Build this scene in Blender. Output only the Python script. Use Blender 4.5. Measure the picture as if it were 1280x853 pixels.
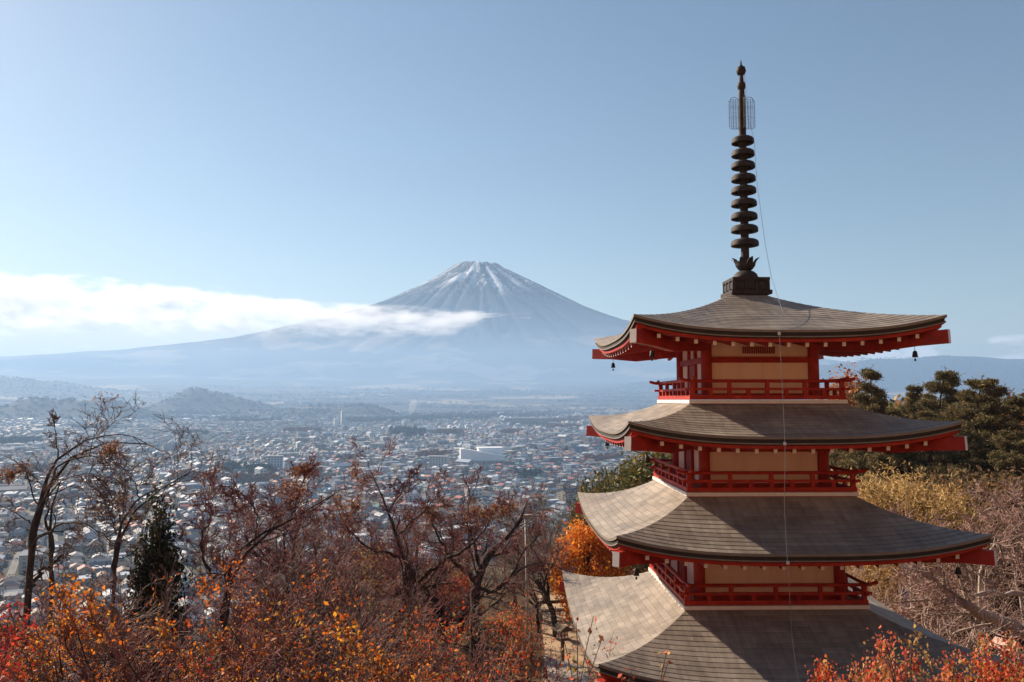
import bpy, bmesh, math, random
import numpy as np
from mathutils import Vector, Matrix, Euler

for _o in list(bpy.data.objects):
    bpy.data.objects.remove(_o)
SC = bpy.context.scene
COL = SC.collection
R = math.radians

# ------------------------------------------------------------------ camera
F_PX = 995.6                       # focal length in pixels of the 1280-wide photo (28 mm)
PITCH = math.atan(74.0 / F_PX)
cam_data = bpy.data.cameras.new("Camera")
cam_data.lens = 28.0
cam_data.sensor_width = 36.0
cam_data.clip_start = 0.1
cam_data.clip_end = 60000.0
cam = bpy.data.objects.new("Camera", cam_data)
COL.objects.link(cam)
cam.location = (0, 0, 0)
cam.rotation_euler = (math.pi / 2 + PITCH, 0, 0)
SC.camera = cam

def at(px, py, d):
    """World point seen at photo pixel (px, py) (1280x853), d metres ahead."""
    u = (px - 640) / F_PX
    v = (426.5 - py) / F_PX
    c, s = math.cos(PITCH), math.sin(PITCH)
    # ray in world = x*u, forward(c), up
    y = c - v * s
    z = s + v * c
    return Vector((u * d / y, d, z * d / y))

# ------------------------------------------------------------------ light
SUN_AZ, SUN_EL = R(-50), R(30)     # 50 degrees left of the view, 30 up
wd = bpy.data.worlds.new("World")
SC.world = wd
wd.use_nodes = True
nt = wd.node_tree
nt.nodes.clear()
sky = nt.nodes.new('ShaderNodeTexSky')
sky.sky_type = 'NISHITA'
sky.sun_disc = False
sky.sun_elevation = SUN_EL
sky.sun_rotation = SUN_AZ
sky.altitude = 900
sky.air_density = 1.3
sky.dust_density = 0.6
sky.ozone_density = 1.0
bg = nt.nodes.new('ShaderNodeBackground')
bg.inputs[1].default_value = SKY_STRENGTH = 0.05
wout = nt.nodes.new('ShaderNodeOutputWorld')
# far cumulus low over the horizon, as directions on the sky
def wn(t, **k):
    n = nt.nodes.new(t)
    for a, b in k.items():
        setattr(n, a, b)
    return n
tc = wn('ShaderNodeTexCoord')
sep = wn('ShaderNodeSeparateXYZ')
nt.links.new(tc.outputs['Generated'], sep.inputs[0])
def wm(op, a, b=None, c=None):
    n = wn('ShaderNodeMath', operation=op)
    for i, v in enumerate((a, b, c)):
        if v is None:
            continue
        if isinstance(v, (int, float)):
            n.inputs[i].default_value = v
        else:
            nt.links.new(v, n.inputs[i])
    return n.outputs[0]
def wramp(v, lo, hi):
    n = wn('ShaderNodeMapRange', interpolation_type='SMOOTHSTEP')
    nt.links.new(v, n.inputs[0])
    n.inputs[1].default_value = lo
    n.inputs[2].default_value = hi
    return n.outputs[0]
az = wm('ARCTAN2', sep.outputs[0], sep.outputs[1])
el = wm('ARCSINE', sep.outputs[2])
comb = wn('ShaderNodeCombineXYZ')
nt.links.new(wm('MULTIPLY', az, 1.0), comb.inputs[0])
nt.links.new(wm('MULTIPLY', el, 3.2), comb.inputs[1])
nz = wn('ShaderNodeTexNoise')
nz.inputs['Scale'].default_value = 15.0
nz.inputs['Detail'].default_value = 9.0
nz.inputs['Roughness'].default_value = 0.62
nt.links.new(comb.outputs[0], nz.inputs['Vector'])
# left bank: strongest towards the left; right bank: a low band above the far hills
left = wm('MULTIPLY', wramp(az, -0.06, -0.42), wm('MULTIPLY', wramp(el, 0.175, 0.09), wramp(el, 0.02, 0.05)))
right = wm('MULTIPLY', wramp(az, 0.30, 0.42), wm('MULTIPLY', wramp(el, 0.085, 0.055), wramp(el, 0.02, 0.04)))
zone = wm('MAXIMUM', left, wm('MULTIPLY', right, 0.75))
thr = wm('SUBTRACT', 0.76, wm('MULTIPLY', zone, 0.40))
cl = wm('MULTIPLY', wramp(wm('SUBTRACT', nz.outputs[0], thr), 0.0, 0.16), zone)
cl = wm('MINIMUM', wm('MULTIPLY', cl, 1.7), 0.95)
mixc = wn('ShaderNodeMix', data_type='RGBA')
nt.links.new(cl, mixc.inputs[0])
nt.links.new(sky.outputs[0], mixc.inputs[6])
mixc.inputs[7].default_value = (10.5, 10.2, 10.0, 1)
nt.links.new(mixc.outputs[2], bg.inputs[0])
nt.links.new(bg.outputs[0], wout.inputs[0])

sun_d = bpy.data.lights.new("sun", 'SUN')
sun_d.energy = 5.0
sun_d.angle = R(0.5)
sun_d.color = (1.0, 0.82, 0.63)
sun = bpy.data.objects.new("sun", sun_d)
COL.objects.link(sun)
SUN_DIR = Vector((math.sin(SUN_AZ) * math.cos(SUN_EL), math.cos(SUN_AZ) * math.cos(SUN_EL), math.sin(SUN_EL)))
sun.rotation_euler = SUN_DIR.to_track_quat('Z', 'Y').to_euler()

SC.view_settings.view_transform = 'Standard'
SC.view_settings.look = 'None'
SC.view_settings.gamma = 1.0
SC.view_settings.use_curve_mapping = False
SC.view_settings.exposure = 1.02
cy = SC.cycles
cy.use_denoising = True
cy.max_bounces = 6
cy.diffuse_bounces = 4
cy.glossy_bounces = 2
cy.transmission_bounces = 2
cy.transparent_max_bounces = 24
cy.volume_bounces = 3
cy.volume_step_rate = 1.0
cy.volume_max_steps = 256
cy.caustics_reflective = True
cy.blur_glossy = 1.0
cy.sample_clamp_indirect = 5.0
cy.caustics_refractive = False

# ------------------------------------------------------------------ helpers
def tag(o, label=None, cat=None, group=None, kind=None):
    if label: o['label'] = label
    if cat: o['category'] = cat
    if group: o['group'] = group
    if kind: o['kind'] = kind
    return o

def empty(name, loc=(0, 0, 0), rz=0.0):
    o = bpy.data.objects.new(name, None)
    o.empty_display_size = 0.2
    COL.objects.link(o)
    o.location = loc
    o.rotation_euler = (0, 0, rz)
    return o

def link_mesh(name, me, parent=None):
    o = bpy.data.objects.new(name, me)
    COL.objects.link(o)
    if parent is not None:
        o.parent = parent
    return o

def np_mesh(name, V, Fq, mats=(), mat_idx=None, smooth=False, cols=None):
    """Mesh from an (n,3) array and an (m,k) face array (k = 3 or 4)."""
    V = np.asarray(V, np.float32)
    Fq = np.asarray(Fq, np.int32)
    me = bpy.data.meshes.new(name)
    me.vertices.add(len(V))
    me.vertices.foreach_set('co', V.ravel())
    k = Fq.shape[1]
    me.loops.add(Fq.size)
    me.loops.foreach_set('vertex_index', Fq.ravel())
    me.polygons.add(len(Fq))
    me.polygons.foreach_set('loop_start', np.arange(0, Fq.size, k, dtype=np.int32))
    me.polygons.foreach_set('loop_total', np.full(len(Fq), k, np.int32))
    for m in mats:
        me.materials.append(m)
    if mat_idx is not None:
        me.polygons.foreach_set('material_index', np.asarray(mat_idx, np.int32))
    if smooth:
        me.polygons.foreach_set('use_smooth', np.ones(len(Fq), bool))
    if cols is not None:                      # one true colour per face
        a = me.attributes.new('tint', 'FLOAT_COLOR', 'CORNER')
        c4 = np.ones((len(Fq), 4), np.float32)
        c4[:, :3] = cols
        a.data.foreach_set('color', np.repeat(c4, k, axis=0).ravel())
    me.update(calc_edges=True)
    me.validate()
    return me

class MB:
    """Collects shapes and links them as one mesh object."""
    def __init__(self):
        self.v, self.f, self.m, self.n = [], [], [], 0
    def add(self, verts, faces, m=0):
        self.v.extend([tuple(p) for p in verts])
        for fc in faces:
            self.f.append([i + self.n for i in fc])
            self.m.append(m)
        self.n += len(verts)
    def box(self, c, s, rz=0.0, m=0, M=None):
        x, y, z = s[0] / 2, s[1] / 2, s[2] / 2
        P = [Vector((a * x, b * y, d * z)) for a in (-1, 1) for b in (-1, 1) for d in (-1, 1)]
        rot = M if M is not None else Matrix.Rotation(rz, 3, 'Z')
        P = [rot @ p + Vector(c) for p in P]
        self.add(P, [(0, 1, 3, 2), (4, 6, 7, 5), (0, 4, 5, 1), (2, 3, 7, 6), (0, 2, 6, 4), (1, 5, 7, 3)], m)
    def bar(self, a, b, w, h, m=0, end_m=None, up=Vector((0, 0, 1))):
        """Rectangular bar from a to b; end_m paints its b end."""
        a, b = Vector(a), Vector(b)
        d = (b - a).normalized()
        s = d.cross(up).normalized()
        u = s.cross(d)
        P = []
        for p in (a, b):
            for q, r in ((-1, -1), (1, -1), (1, 1), (-1, 1)):
                P.append(p + s * (q * w / 2) + u * (r * h / 2))
        self.add(P, [(0, 4, 5, 1), (1, 5, 6, 2), (2, 6, 7, 3), (3, 7, 4, 0), (3, 0, 1, 2)][:4] + [(0, 1, 2, 3)], m)
        self.add(P[4:], [(0, 3, 2, 1)], m if end_m is None else end_m)
    def tube(self, pts, rad, n=8, m=0, cap=True):
        pts = [Vector(p) for p in pts]
        if not hasattr(rad, '__len__'):
            rad = [rad] * len(pts)
        rings, s = [], None
        for i, p in enumerate(pts):
            d = (pts[min(i + 1, len(pts) - 1)] - pts[max(i - 1, 0)]).normalized()
            if s is None:
                s = d.orthogonal().normalized()
            else:
                s = (s - d * s.dot(d)).normalized()
            t = d.cross(s)
            rings += [p + (s * math.cos(k * 2 * math.pi / n) + t * math.sin(k * 2 * math.pi / n)) * rad[i] for k in range(n)]
        fc = []
        for i in range(len(pts) - 1):
            for k in range(n):
                k2 = (k + 1) % n
                fc.append((i * n + k, i * n + k2, (i + 1) * n + k2, (i + 1) * n + k))
        if cap:
            fc.append(tuple(range(n))[::-1])
            fc.append(tuple((len(pts) - 1) * n + k for k in range(n)))
        self.add(rings, fc, m)
    def lathe(self, prof, n=24, c=(0, 0, 0), m=0):
        c = Vector(c)
        P = []
        for r, z in prof:
            P += [c + Vector((r * math.cos(k * 2 * math.pi / n), r * math.sin(k * 2 * math.pi / n), z)) for k in range(n)]
        fc = []
        for i in range(len(prof) - 1):
            for k in range(n):
                k2 = (k + 1) % n
                fc.append((i * n + k, i * n + k2, (i + 1) * n + k2, (i + 1) * n + k))
        self.add(P, fc, m)
    def mesh(self, name, mats, smooth=False):
        me = bpy.data.meshes.new(name)
        me.from_pydata([tuple(p) for p in self.v], [], self.f)
        for x in mats:
            me.materials.append(x)
        me.polygons.foreach_set('material_index', self.m)
        if smooth:
            me.polygons.foreach_set('use_smooth', [True] * len(self.f))
        me.update()
        return me
    def build(self, name, mats, parent=None, smooth=False, angle=None):
        if not isinstance(mats, (list, tuple)):
            mats = [mats]
        o = link_mesh(name, self.mesh(name, mats, smooth), parent)
        if angle:
            o.data.polygons.foreach_set('use_smooth', [True] * len(self.f))
            o.data.set_sharp_from_angle(angle=angle)
        return o

# value noise on arrays, used for terrain and wobble
_rs = np.random.RandomState(7)
_LAT = _rs.rand(256, 256)
def vnoise(x, y):
    xi = np.floor(x).astype(int); yi = np.floor(y).astype(int)
    fx = x - xi; fy = y - yi
    fx = fx * fx * (3 - 2 * fx); fy = fy * fy * (3 - 2 * fy)
    a = _LAT[xi & 255, yi & 255]; b = _LAT[(xi + 1) & 255, yi & 255]
    c = _LAT[xi & 255, (yi + 1) & 255]; d = _LAT[(xi + 1) & 255, (yi + 1) & 255]
    return (a * (1 - fx) + b * fx) * (1 - fy) + (c * (1 - fx) + d * fx) * fy
def fbm(x, y, o=4):
    x = np.asarray(x, float); y = np.asarray(y, float)
    s, a, t = 0.0, 0.5, 0.0
    for i in range(o):
        s = s + a * vnoise(x * 2 ** i + 17.3 * i, y * 2 ** i + 5.1 * i); t += a; a *= 0.5
    return s / t
def sstep(a, b, x):
    t = np.clip((x - a) / (b - a), 0, 1)
    return t * t * (3 - 2 * t)

# ------------------------------------------------------------------ materials
def new_mat(name):
    m = bpy.data.materials.new(name)
    m.use_nodes = True
    t = m.node_tree
    return m, t, t.nodes['Principled BSDF']

def N(t, kind, **kw):
    n = t.nodes.new(kind)
    for k, v in kw.items():
        setattr(n, k, v)
    return n

def noise_mat(name, stops, scale=3.0, rough=0.7, bump=0.0, detail=6, spec=0.3, metal=0.0, stretch=None, bscale=None, per_object=0.0):
    """A surface whose own colour wanders between the given tones."""
    m, t, b = new_mat(name)
    tc = N(t, 'ShaderNodeTexCoord')
    nz = N(t, 'ShaderNodeTexNoise')
    nz.inputs['Scale'].default_value = scale
    nz.inputs['Detail'].default_value = detail
    nz.inputs['Roughness'].default_value = 0.6
    src = tc.outputs['Object']
    if stretch:
        mp = N(t, 'ShaderNodeMapping')
        mp.inputs['Scale'].default_value = stretch
        t.links.new(src, mp.inputs[0]); src = mp.outputs[0]
    t.links.new(src, nz.inputs['Vector'])
    rp = N(t, 'ShaderNodeValToRGB')
    el = rp.color_ramp.elements
    el[0].position, el[0].color = 0.28, (*stops[0], 1)
    el[1].position, el[1].color = 0.72, (*stops[-1], 1)
    for i, c in enumerate(stops[1:-1]):
        e = el.new(0.28 + 0.44 * (i + 1) / (len(stops) - 1)); e.color = (*c, 1)
    t.links.new(nz.outputs[0], rp.inputs[0])
    out = rp.outputs[0]
    if per_object:
        oi = N(t, 'ShaderNodeObjectInfo')
        hs = N(t, 'ShaderNodeHueSaturation')
        mr = N(t, 'ShaderNodeMapRange')
        mr.inputs[3].default_value = 1 - per_object; mr.inputs[4].default_value = 1 + per_object
        t.links.new(oi.outputs['Random'], mr.inputs[0])
        t.links.new(mr.outputs[0], hs.inputs['Value'])
        t.links.new(out, hs.inputs['Color']); out = hs.outputs[0]
    t.links.new(out, b.inputs['Base Color'])
    b.inputs['Roughness'].default_value = rough
    b.inputs['Specular IOR Level'].default_value = spec
    b.inputs['Metallic'].default_value = metal
    if bump:
        bp = N(t, 'ShaderNodeBump')
        bp.inputs['Strength'].default_value = bump
        bp.inputs['Distance'].default_value = 0.02
        n2 = N(t, 'ShaderNodeTexNoise')
        n2.inputs['Scale'].default_value = bscale or scale * 4
        n2.inputs['Detail'].default_value = 8
        t.links.new(src, n2.inputs['Vector'])
        t.links.new(n2.outputs[0], bp.inputs['Height'])
        t.links.new(bp.outputs[0], b.inputs['Normal'])
    return m

def tint_mat(name, rough=0.7, spec=0.3, noise=0.0, nscale=1.0, trans=0.0):
    """Takes each face's own colour from the mesh."""
    m, t, b = new_mat(name)
    at_ = N(t, 'ShaderNodeAttribute', attribute_name='tint')
    out = at_.outputs['Color']
    if noise:
        tc = N(t, 'ShaderNodeTexCoord')
        nz = N(t, 'ShaderNodeTexNoise')
        nz.inputs['Scale'].default_value = nscale
        nz.inputs['Detail'].default_value = 6
        t.links.new(tc.outputs['Object'], nz.inputs['Vector'])
        hs = N(t, 'ShaderNodeHueSaturation')
        mr = N(t, 'ShaderNodeMapRange')
        mr.inputs[3].default_value = 1 - noise; mr.inputs[4].default_value = 1 + noise
        t.links.new(nz.outputs[0], mr.inputs[0])
        t.links.new(mr.outputs[0], hs.inputs['Value'])
        t.links.new(out, hs.inputs['Color']); out = hs.outputs[0]
    t.links.new(out, b.inputs['Base Color'])
    b.inputs['Roughness'].default_value = rough
    b.inputs['Specular IOR Level'].default_value = spec
    if trans:
        tr = N(t, 'ShaderNodeBsdfTranslucent')
        t.links.new(out, tr.inputs[0])
        mx = N(t, 'ShaderNodeMixShader')
        mx.inputs[0].default_value = trans
        t.links.new(b.outputs[0], mx.inputs[1]); t.links.new(tr.outputs[0], mx.inputs[2])
        t.links.new(mx.outputs[0], t.nodes['Material Output'].inputs[0])
    return m

# ------------------------------------------------------------------ terrain
PLAZA = -11.0
def town_z(x, y):
    r = np.hypot(x, np.maximum(y, 0))
    z = np.interp(r, [0, 500, 1500, 2800, 5000, 6500, 8000, 9200, 10200, 14000],
                  [-128, -126, -113, -99, -70, -10, 75, 160, 250, 420])
    z = z + (fbm(x / 900 + 3, y / 900 + 9, 3) - 0.5) * np.interp(r, [0, 1500, 5000, 9000, 10200], [2, 6, 20, 50, 10])
    def bump(cx, cy_, sx, sy, h, rough=0.10):
        g = np.exp(-((x - cx) / sx) ** 2 - ((y - cy_) / sy) ** 2)
        return h * g * (1 - rough + 2 * rough * fbm(x / 160 + cx, y / 160, 4))
    z = z + bump(-1790, 4500, 190, 230, 135) + bump(-1510, 4550, 170, 230, 70)
    z = z + bump(-2180, 3650, 190, 170, 86, .2) + bump(-1880, 3700, 170, 150, 78, .2)
    z = z + bump(-1050, 4200, 240, 180, 48, .2) + bump(-760, 4250, 140, 150, 34, .2)
    z = z + bump(-4300, 6600, 900, 400, 130)
    z = z + bump(3450, 8000, 900, 600, 225) + bump(4550, 8000, 750, 600, 215) + bump(5600, 7900, 700, 600, 170) + bump(2300, 8600, 800, 600, 170)
    return z
def hill_z(x, y):
    x = np.asarray(x, float); y = np.asarray(y, float)
    yb = np.where(y < 1.5, -1.65 + 0.62 * np.maximum(0, -5 - y), np.interp(y, [1.5, 5, 13, 15], [-1.65, -4.2, PLAZA, PLAZA]))
    edge = 47 + np.clip((x - 9) * 1.6, 0, 130) - np.clip((-x - 2) * 0.9, 0, 60)
    edge = np.maximum(edge, 12)
    down = np.maximum(0, y - edge)
    z = yb - 0.56 * down * sstep(0, 14, down)
    z = z - 0.40 * np.maximum(0, -8 - x) * sstep(-8, -22, x)
    right = np.maximum(0, x - 15)
    z = z + np.interp(right, [0, 30, 90, 200, 900], [0, 5.5, 6.5, -8, -90]) * sstep(10, 20, y)
    z = z + (fbm(x / 9, y / 9, 3) - 0.5) * 1.2 * sstep(44, 70, np.hypot(x - 5, y - 18))
    return z
def ground_z(x, y):
    x = np.asarray(x, float); y = np.asarray(y, float)
    h = hill_z(x, y); t = town_z(x, y)
    return np.maximum(h, t)
def gz(x, y):
    return float(ground_z(np.array([x]), np.array([y]))[0])

def graded(near, far, step, grow):
    a = [0.0]
    while a[-1] < far:
        a.append(a[-1] + (step if a[-1] < near else max(step, a[-1] * grow)))
    a[-1] = far
    return np.array(a)
gx = graded(50, 9000, 1.6, 0.032)
gx = np.concatenate([-gx[:0:-1], gx])
gy_n = -graded(20, 260, 2.0, 0.15)[:0:-1]
gy = np.concatenate([gy_n, graded(80, 10200, 1.6, 0.024)])
def grid_faces(nx, ny):
    i = np.arange(nx * ny).reshape(ny, nx)
    return np.stack([i[:-1, :-1].ravel(), i[:-1, 1:].ravel(), i[1:, 1:].ravel(), i[1:, :-1].ravel()], 1)
GX, GY = np.meshgrid(gx, gy)
GZ = ground_z(GX, GY)

def ground_material():
    m, t, b = new_mat('ground_soil')
    tc = N(t, 'ShaderNodeTexCoord')
    sp = N(t, 'ShaderNodeSeparateXYZ'); t.links.new(tc.outputs['Object'], sp.inputs[0])
    def ramp(v, lo, hi):
        n = N(t, 'ShaderNodeMapRange', interpolation_type='SMOOTHSTEP')
        t.links.new(v, n.inputs[0]); n.inputs[1].default_value = lo; n.inputs[2].default_value = hi
        return n.outputs[0]
    def noise(scale, detail=6, rough=.6):
        n = N(t, 'ShaderNodeTexNoise'); n.inputs['Scale'].default_value = scale
        n.inputs['Detail'].default_value = detail; n.inputs['Roughness'].default_value = rough
        t.links.new(tc.outputs['Object'], n.inputs['Vector']); return n.outputs[0]
    def mix(f, a, b_):
        n = N(t, 'ShaderNodeMix', data_type='RGBA')
        if isinstance(f, float): n.inputs[0].default_value = f
        else: t.links.new(f, n.inputs[0])
        for k, v in ((6, a), (7, b_)):
            if isinstance(v, tuple): n.inputs[k].default_value = (*v, 1)
            else: t.links.new(v, n.inputs[k])
        return n.outputs[2]
    # hillside: leaf litter over brown soil
    litter = mix(ramp(noise(1.4, 10, .7), .38, .64), (.055, .036, .024), (.17, .10, .05))
    # valley floor: asphalt, gardens, dry fields
    town = mix(ramp(noise(.02, 5), .45, .58), (.055, .055, .055), (.05, .05, .028))
    town = mix(ramp(noise(.006, 4), .56, .64), town, (.17, .14, .085))
    # far plain: woods with pale fields
    wood = mix(ramp(noise(.004, 8, .7), .4, .6), (.014, .02, .014), (.05, .038, .024))
    field = mix(ramp(noise(.0011, 5, .55), .53, .6), wood, (.26, .21, .13))
    dist = N(t, 'ShaderNodeVectorMath', operation='LENGTH'); t.links.new(tc.outputs['Object'], dist.inputs[0])
    c = mix(ramp(dist.outputs[1], 4300, 5600), town, field)
    # the steep small hills out on the plain are wooded
    ge = N(t, 'ShaderNodeNewGeometry'); sn = N(t, 'ShaderNodeSeparateXYZ'); t.links.new(ge.outputs['Normal'], sn.inputs[0])
    c = mix(ramp(sn.outputs[2], .9975, .990), c, mix(ramp(noise(.03, 7), .4, .6), (.009, .015, .013), (.024, .026, .018)))
    # unseen slope behind the viewpoint: orange added to bounce warm light onto shaded walls
    bounce_orange = mix(ramp(noise(1.1, 9, .7), .36, .62), (.16, .085, .04), (.46, .25, .10))
    litter = mix(ramp(sp.outputs[1], 3, -3), litter, bounce_orange)
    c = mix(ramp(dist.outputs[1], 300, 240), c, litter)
    t.links.new(c, b.inputs['Base Color'])
    b.inputs['Roughness'].default_value = .95
    b.inputs['Specular IOR Level'].default_value = .1
    return m
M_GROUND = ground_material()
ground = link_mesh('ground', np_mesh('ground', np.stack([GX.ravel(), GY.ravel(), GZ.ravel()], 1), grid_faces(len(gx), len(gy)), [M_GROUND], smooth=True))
tag(ground, kind='structure')

# ------------------------------------------------------------------ the volcano, beyond the plain
VX, VY = -720.0, 17000.0
def volcano_z(x, y):
    dx, dy = x - VX, y - VY
    r = np.hypot(dx, dy); a = np.arctan2(dx, -dy)         # a = 0 towards the camera
    flank_l = np.interp(r, [0, 360, 460, 1250, 2100, 3380, 5085, 6790, 8500, 10240, 16000], [2935, 2945, 2905, 2430, 2020, 1590, 1175, 930, 750, 630, 420])
    flank_r = np.interp(r, [0, 330, 430, 1420, 2377, 3112, 4650, 7150, 10400, 16000], [2945, 2950, 2890, 2400, 1900, 1625, 1180, 700, 420, 300])
    front = np.interp(r, [0, 350, 450, 1250, 2300, 3500, 5000, 6800, 9000, 16000], [2930, 2920, 2890, 2440, 1820, 1200, 660, 265, 200, 200])
    side = np.where(dx < 0, flank_l, flank_r)
    w = sstep(0.25, 1.25, np.abs(a))
    z = front * (1 - w) + side * w
    crest = fbm(a * 9 + 3, r / 900 + 1, 2)
    z = z + np.minimum(np.abs(fbm(a * 14 + 40, r / 2600, 4) - .5) - .12, 0.0) * 760 * sstep(300, 1500, r) * sstep(6500, 2000, r)
    z = z + (fbm(x / 260, y / 260, 4) - .5) * 26 * sstep(200, 2500, r)
    z = z + (crest - .5) * 110 * sstep(900, 350, r)
    z = z - 150 * np.exp(-(r / 230) ** 2)
    k = sstep(10300, 11700, y)
    z = (town_z(x, np.full_like(y, 10200.0)) - 12 + (y - 10200) * .05) * (1 - k) + z * k
    return z
def sym(near, far, step, grow):
    a = graded(near, far, step, grow)
    return np.concatenate([-a[:0:-1], a])
vx = VX + sym(2400, 15000, 48, 0.03)
vy = VY + sym(2400, 6720, 60, 0.03)
A, B = np.meshgrid(vx, vy)
def volcano_material():
    m, t, b = new_mat('volcano_rock')
    tc = N(t, 'ShaderNodeTexCoord')
    mp = N(t, 'ShaderNodeVectorMath', operation='SUBTRACT')
    mp.inputs[1].default_value = (VX, VY, 0)
    t.links.new(tc.outputs['Object'], mp.inputs[0])
    sp = N(t, 'ShaderNodeSeparateXYZ'); t.links.new(mp.outputs[0], sp.inputs[0])
    def mth(op, a, b_=None):
        n = N(t, 'ShaderNodeMath', operation=op)
        for i, v in enumerate((a, b_)):
            if v is None: continue
            if isinstance(v, (int, float)): n.inputs[i].default_value = v
            else: t.links.new(v, n.inputs[i])
        return n.outputs[0]
    def ramp(v, lo, hi):
        n = N(t, 'ShaderNodeMapRange', interpolation_type='SMOOTHSTEP')
        t.links.new(v, n.inputs[0]); n.inputs[1].default_value = lo; n.inputs[2].default_value = hi
        return n.outputs[0]
    ang = mth('ARCTAN2', sp.outputs[0], mth('MULTIPLY', sp.outputs[1], -1))
    rad = mth('SQRT', mth('ADD', mth('MULTIPLY', sp.outputs[0], sp.outputs[0]), mth('MULTIPLY', sp.outputs[1], sp.outputs[1])))
    wz = N(t, 'ShaderNodeTexNoise'); wz.inputs['Scale'].default_value = .0016; wz.inputs['Detail'].default_value = 7
    t.links.new(tc.outputs['Object'], wz.inputs['Vector'])
    cb = N(t, 'ShaderNodeCombineXYZ')
    t.links.new(mth('ADD', mth('MULTIPLY', ang, 9.0), mth('MULTIPLY', wz.outputs[0], 5.0)), cb.inputs[0]); t.links.new(mth('MULTIPLY', rad, .0012), cb.inputs[1])
    nz = N(t, 'ShaderNodeTexNoise'); nz.inputs['Scale'].default_value = 1.6; nz.inputs['Detail'].default_value = 8; nz.inputs['Roughness'].default_value = .68
    t.links.new(cb.outputs[0], nz.inputs['Vector'])
    # named gullies that hold snow: angle, width, from, to
    total = None
    wob = mth('MULTIPLY', mth('SUBTRACT', nz.outputs[0], .5), .30)
    a2 = mth('ADD', ang, wob)
    for a0, wd_, r0, r1, amt in ((-0.20, .10, 330, 1500, 1.0), (0.30, .05, 700, 1900, .8), (0.62, .05, 450, 1750, .65), (-0.05, .05, 800, 1500, .55),
                                 (-0.95, .05, 500, 1900, .45), (1.0, .07, 600, 2300, .5), (-0.2, .03, 900, 1700, .5), (.05, .03, 350, 900, .5)):
        a3 = mth('ADD', a2, mth('MULTIPLY', mth('SUBTRACT', rad, 900), .0004)) if a0 == -0.20 else a2
        g = ramp(mth('ABSOLUTE', mth('SUBTRACT', a3, a0)), wd_ * 1.35, wd_ * .5)
        g = mth('MULTIPLY', g, mth('MULTIPLY', ramp(rad, r0 * .8, r0), ramp(rad, r1 * 1.1, r1 * .8)))
        g = mth('MULTIPLY', g, amt)
        total = g if total is None else mth('MAXIMUM', total, g)
    dust = mth('MULTIPLY', ramp(nz.outputs[0], .50, .60), ramp(rad, 2500, 700))
    pz = N(t, 'ShaderNodeTexNoise'); pz.inputs['Scale'].default_value = .0032; pz.inputs['Detail'].default_value = 7; pz.inputs['Roughness'].default_value = .7
    t.links.new(tc.outputs['Object'], pz.inputs['Vector'])
    dust = mth('MULTIPLY', dust, mth('MULTIPLY', ramp(pz.outputs[0], .38, .56), .95))
    total = mth('MAXIMUM', total, dust)
    n2 = N(t, 'ShaderNodeTexNoise'); n2.inputs['Scale'].default_value = .003; n2.inputs['Detail'].default_value = 8
    t.links.new(tc.outputs['Object'], n2.inputs['Vector'])
    rock = N(t, 'ShaderNodeMix', data_type='RGBA'); t.links.new(n2.outputs[0], rock.inputs[0])
    rock.inputs[6].default_value = (.028, .038, .054, 1); rock.inputs[7].default_value = (.06, .072, .092, 1)
    n3 = N(t, 'ShaderNodeTexNoise'); n3.inputs['Scale'].default_value = .0011; n3.inputs['Detail'].default_value = 6
    t.links.new(tc.outputs['Object'], n3.inputs['Vector'])
    wood = N(t, 'ShaderNodeMix', data_type='RGBA'); t.links.new(ramp(n3.outputs[0], .52, .6), wood.inputs[0])
    wood.inputs[6].default_value = (.03, .034, .022, 1); wood.inputs[7].default_value = (.2, .165, .11, 1)
    lo = N(t, 'ShaderNodeMix', data_type='RGBA'); t.links.new(ramp(rad, 3000, 4600), lo.inputs[0])
    t.links.new(rock.outputs[2], lo.inputs[6]); t.links.new(wood.outputs[2], lo.inputs[7])
    fin = N(t, 'ShaderNodeMix', data_type='RGBA'); t.links.new(total, fin.inputs[0])
    t.links.new(lo.outputs[2], fin.inputs[6]); fin.inputs[7].default_value = (.82, .84, .87, 1)
    t.links.new(fin.outputs[2], b.inputs['Base Color'])
    b.inputs['Roughness'].default_value = .95; b.inputs['Specular IOR Level'].default_value = .1
    return m
volcano = link_mesh('volcano_mountain', np_mesh('volcano_mountain', np.stack([A.ravel(), B.ravel(), volcano_z(A, B).ravel()], 1), grid_faces(len(vx), len(vy)), [volcano_material()], smooth=True))
tag(volcano, kind='structure')

# ------------------------------------------------------------------ haze over the valley
def haze():
    mb = MB()
    x0, x1, y0, y1, z0, z1 = -9100, 9100, -300, 10240, -145, 620
    mb.box(((x0 + x1) / 2, (y0 + y1) / 2, (z0 + z1) / 2), (x1 - x0, y1 - y0, z1 - z0))
    m = bpy.data.materials.new('haze'); m.use_nodes = True
    t = m.node_tree; t.nodes.clear()
    v = N(t, 'ShaderNodeVolumePrincipled'); o = N(t, 'ShaderNodeOutputMaterial')
    v.inputs['Color'].default_value = (.41, .645, .99, 1)
    v.inputs['Density'].default_value = HAZE_DENSITY
    v.inputs['Anisotropy'].default_value = .22
    t.links.new(v.outputs[0], o.inputs['Volume'])
    m.cycles.homogeneous_volume = True
    return tag(mb.build('haze', m), kind='stuff', label='pale haze lying over the valley and town', cat='haze')
HAZE_DENSITY = 1.3e-4
haze()

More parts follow.
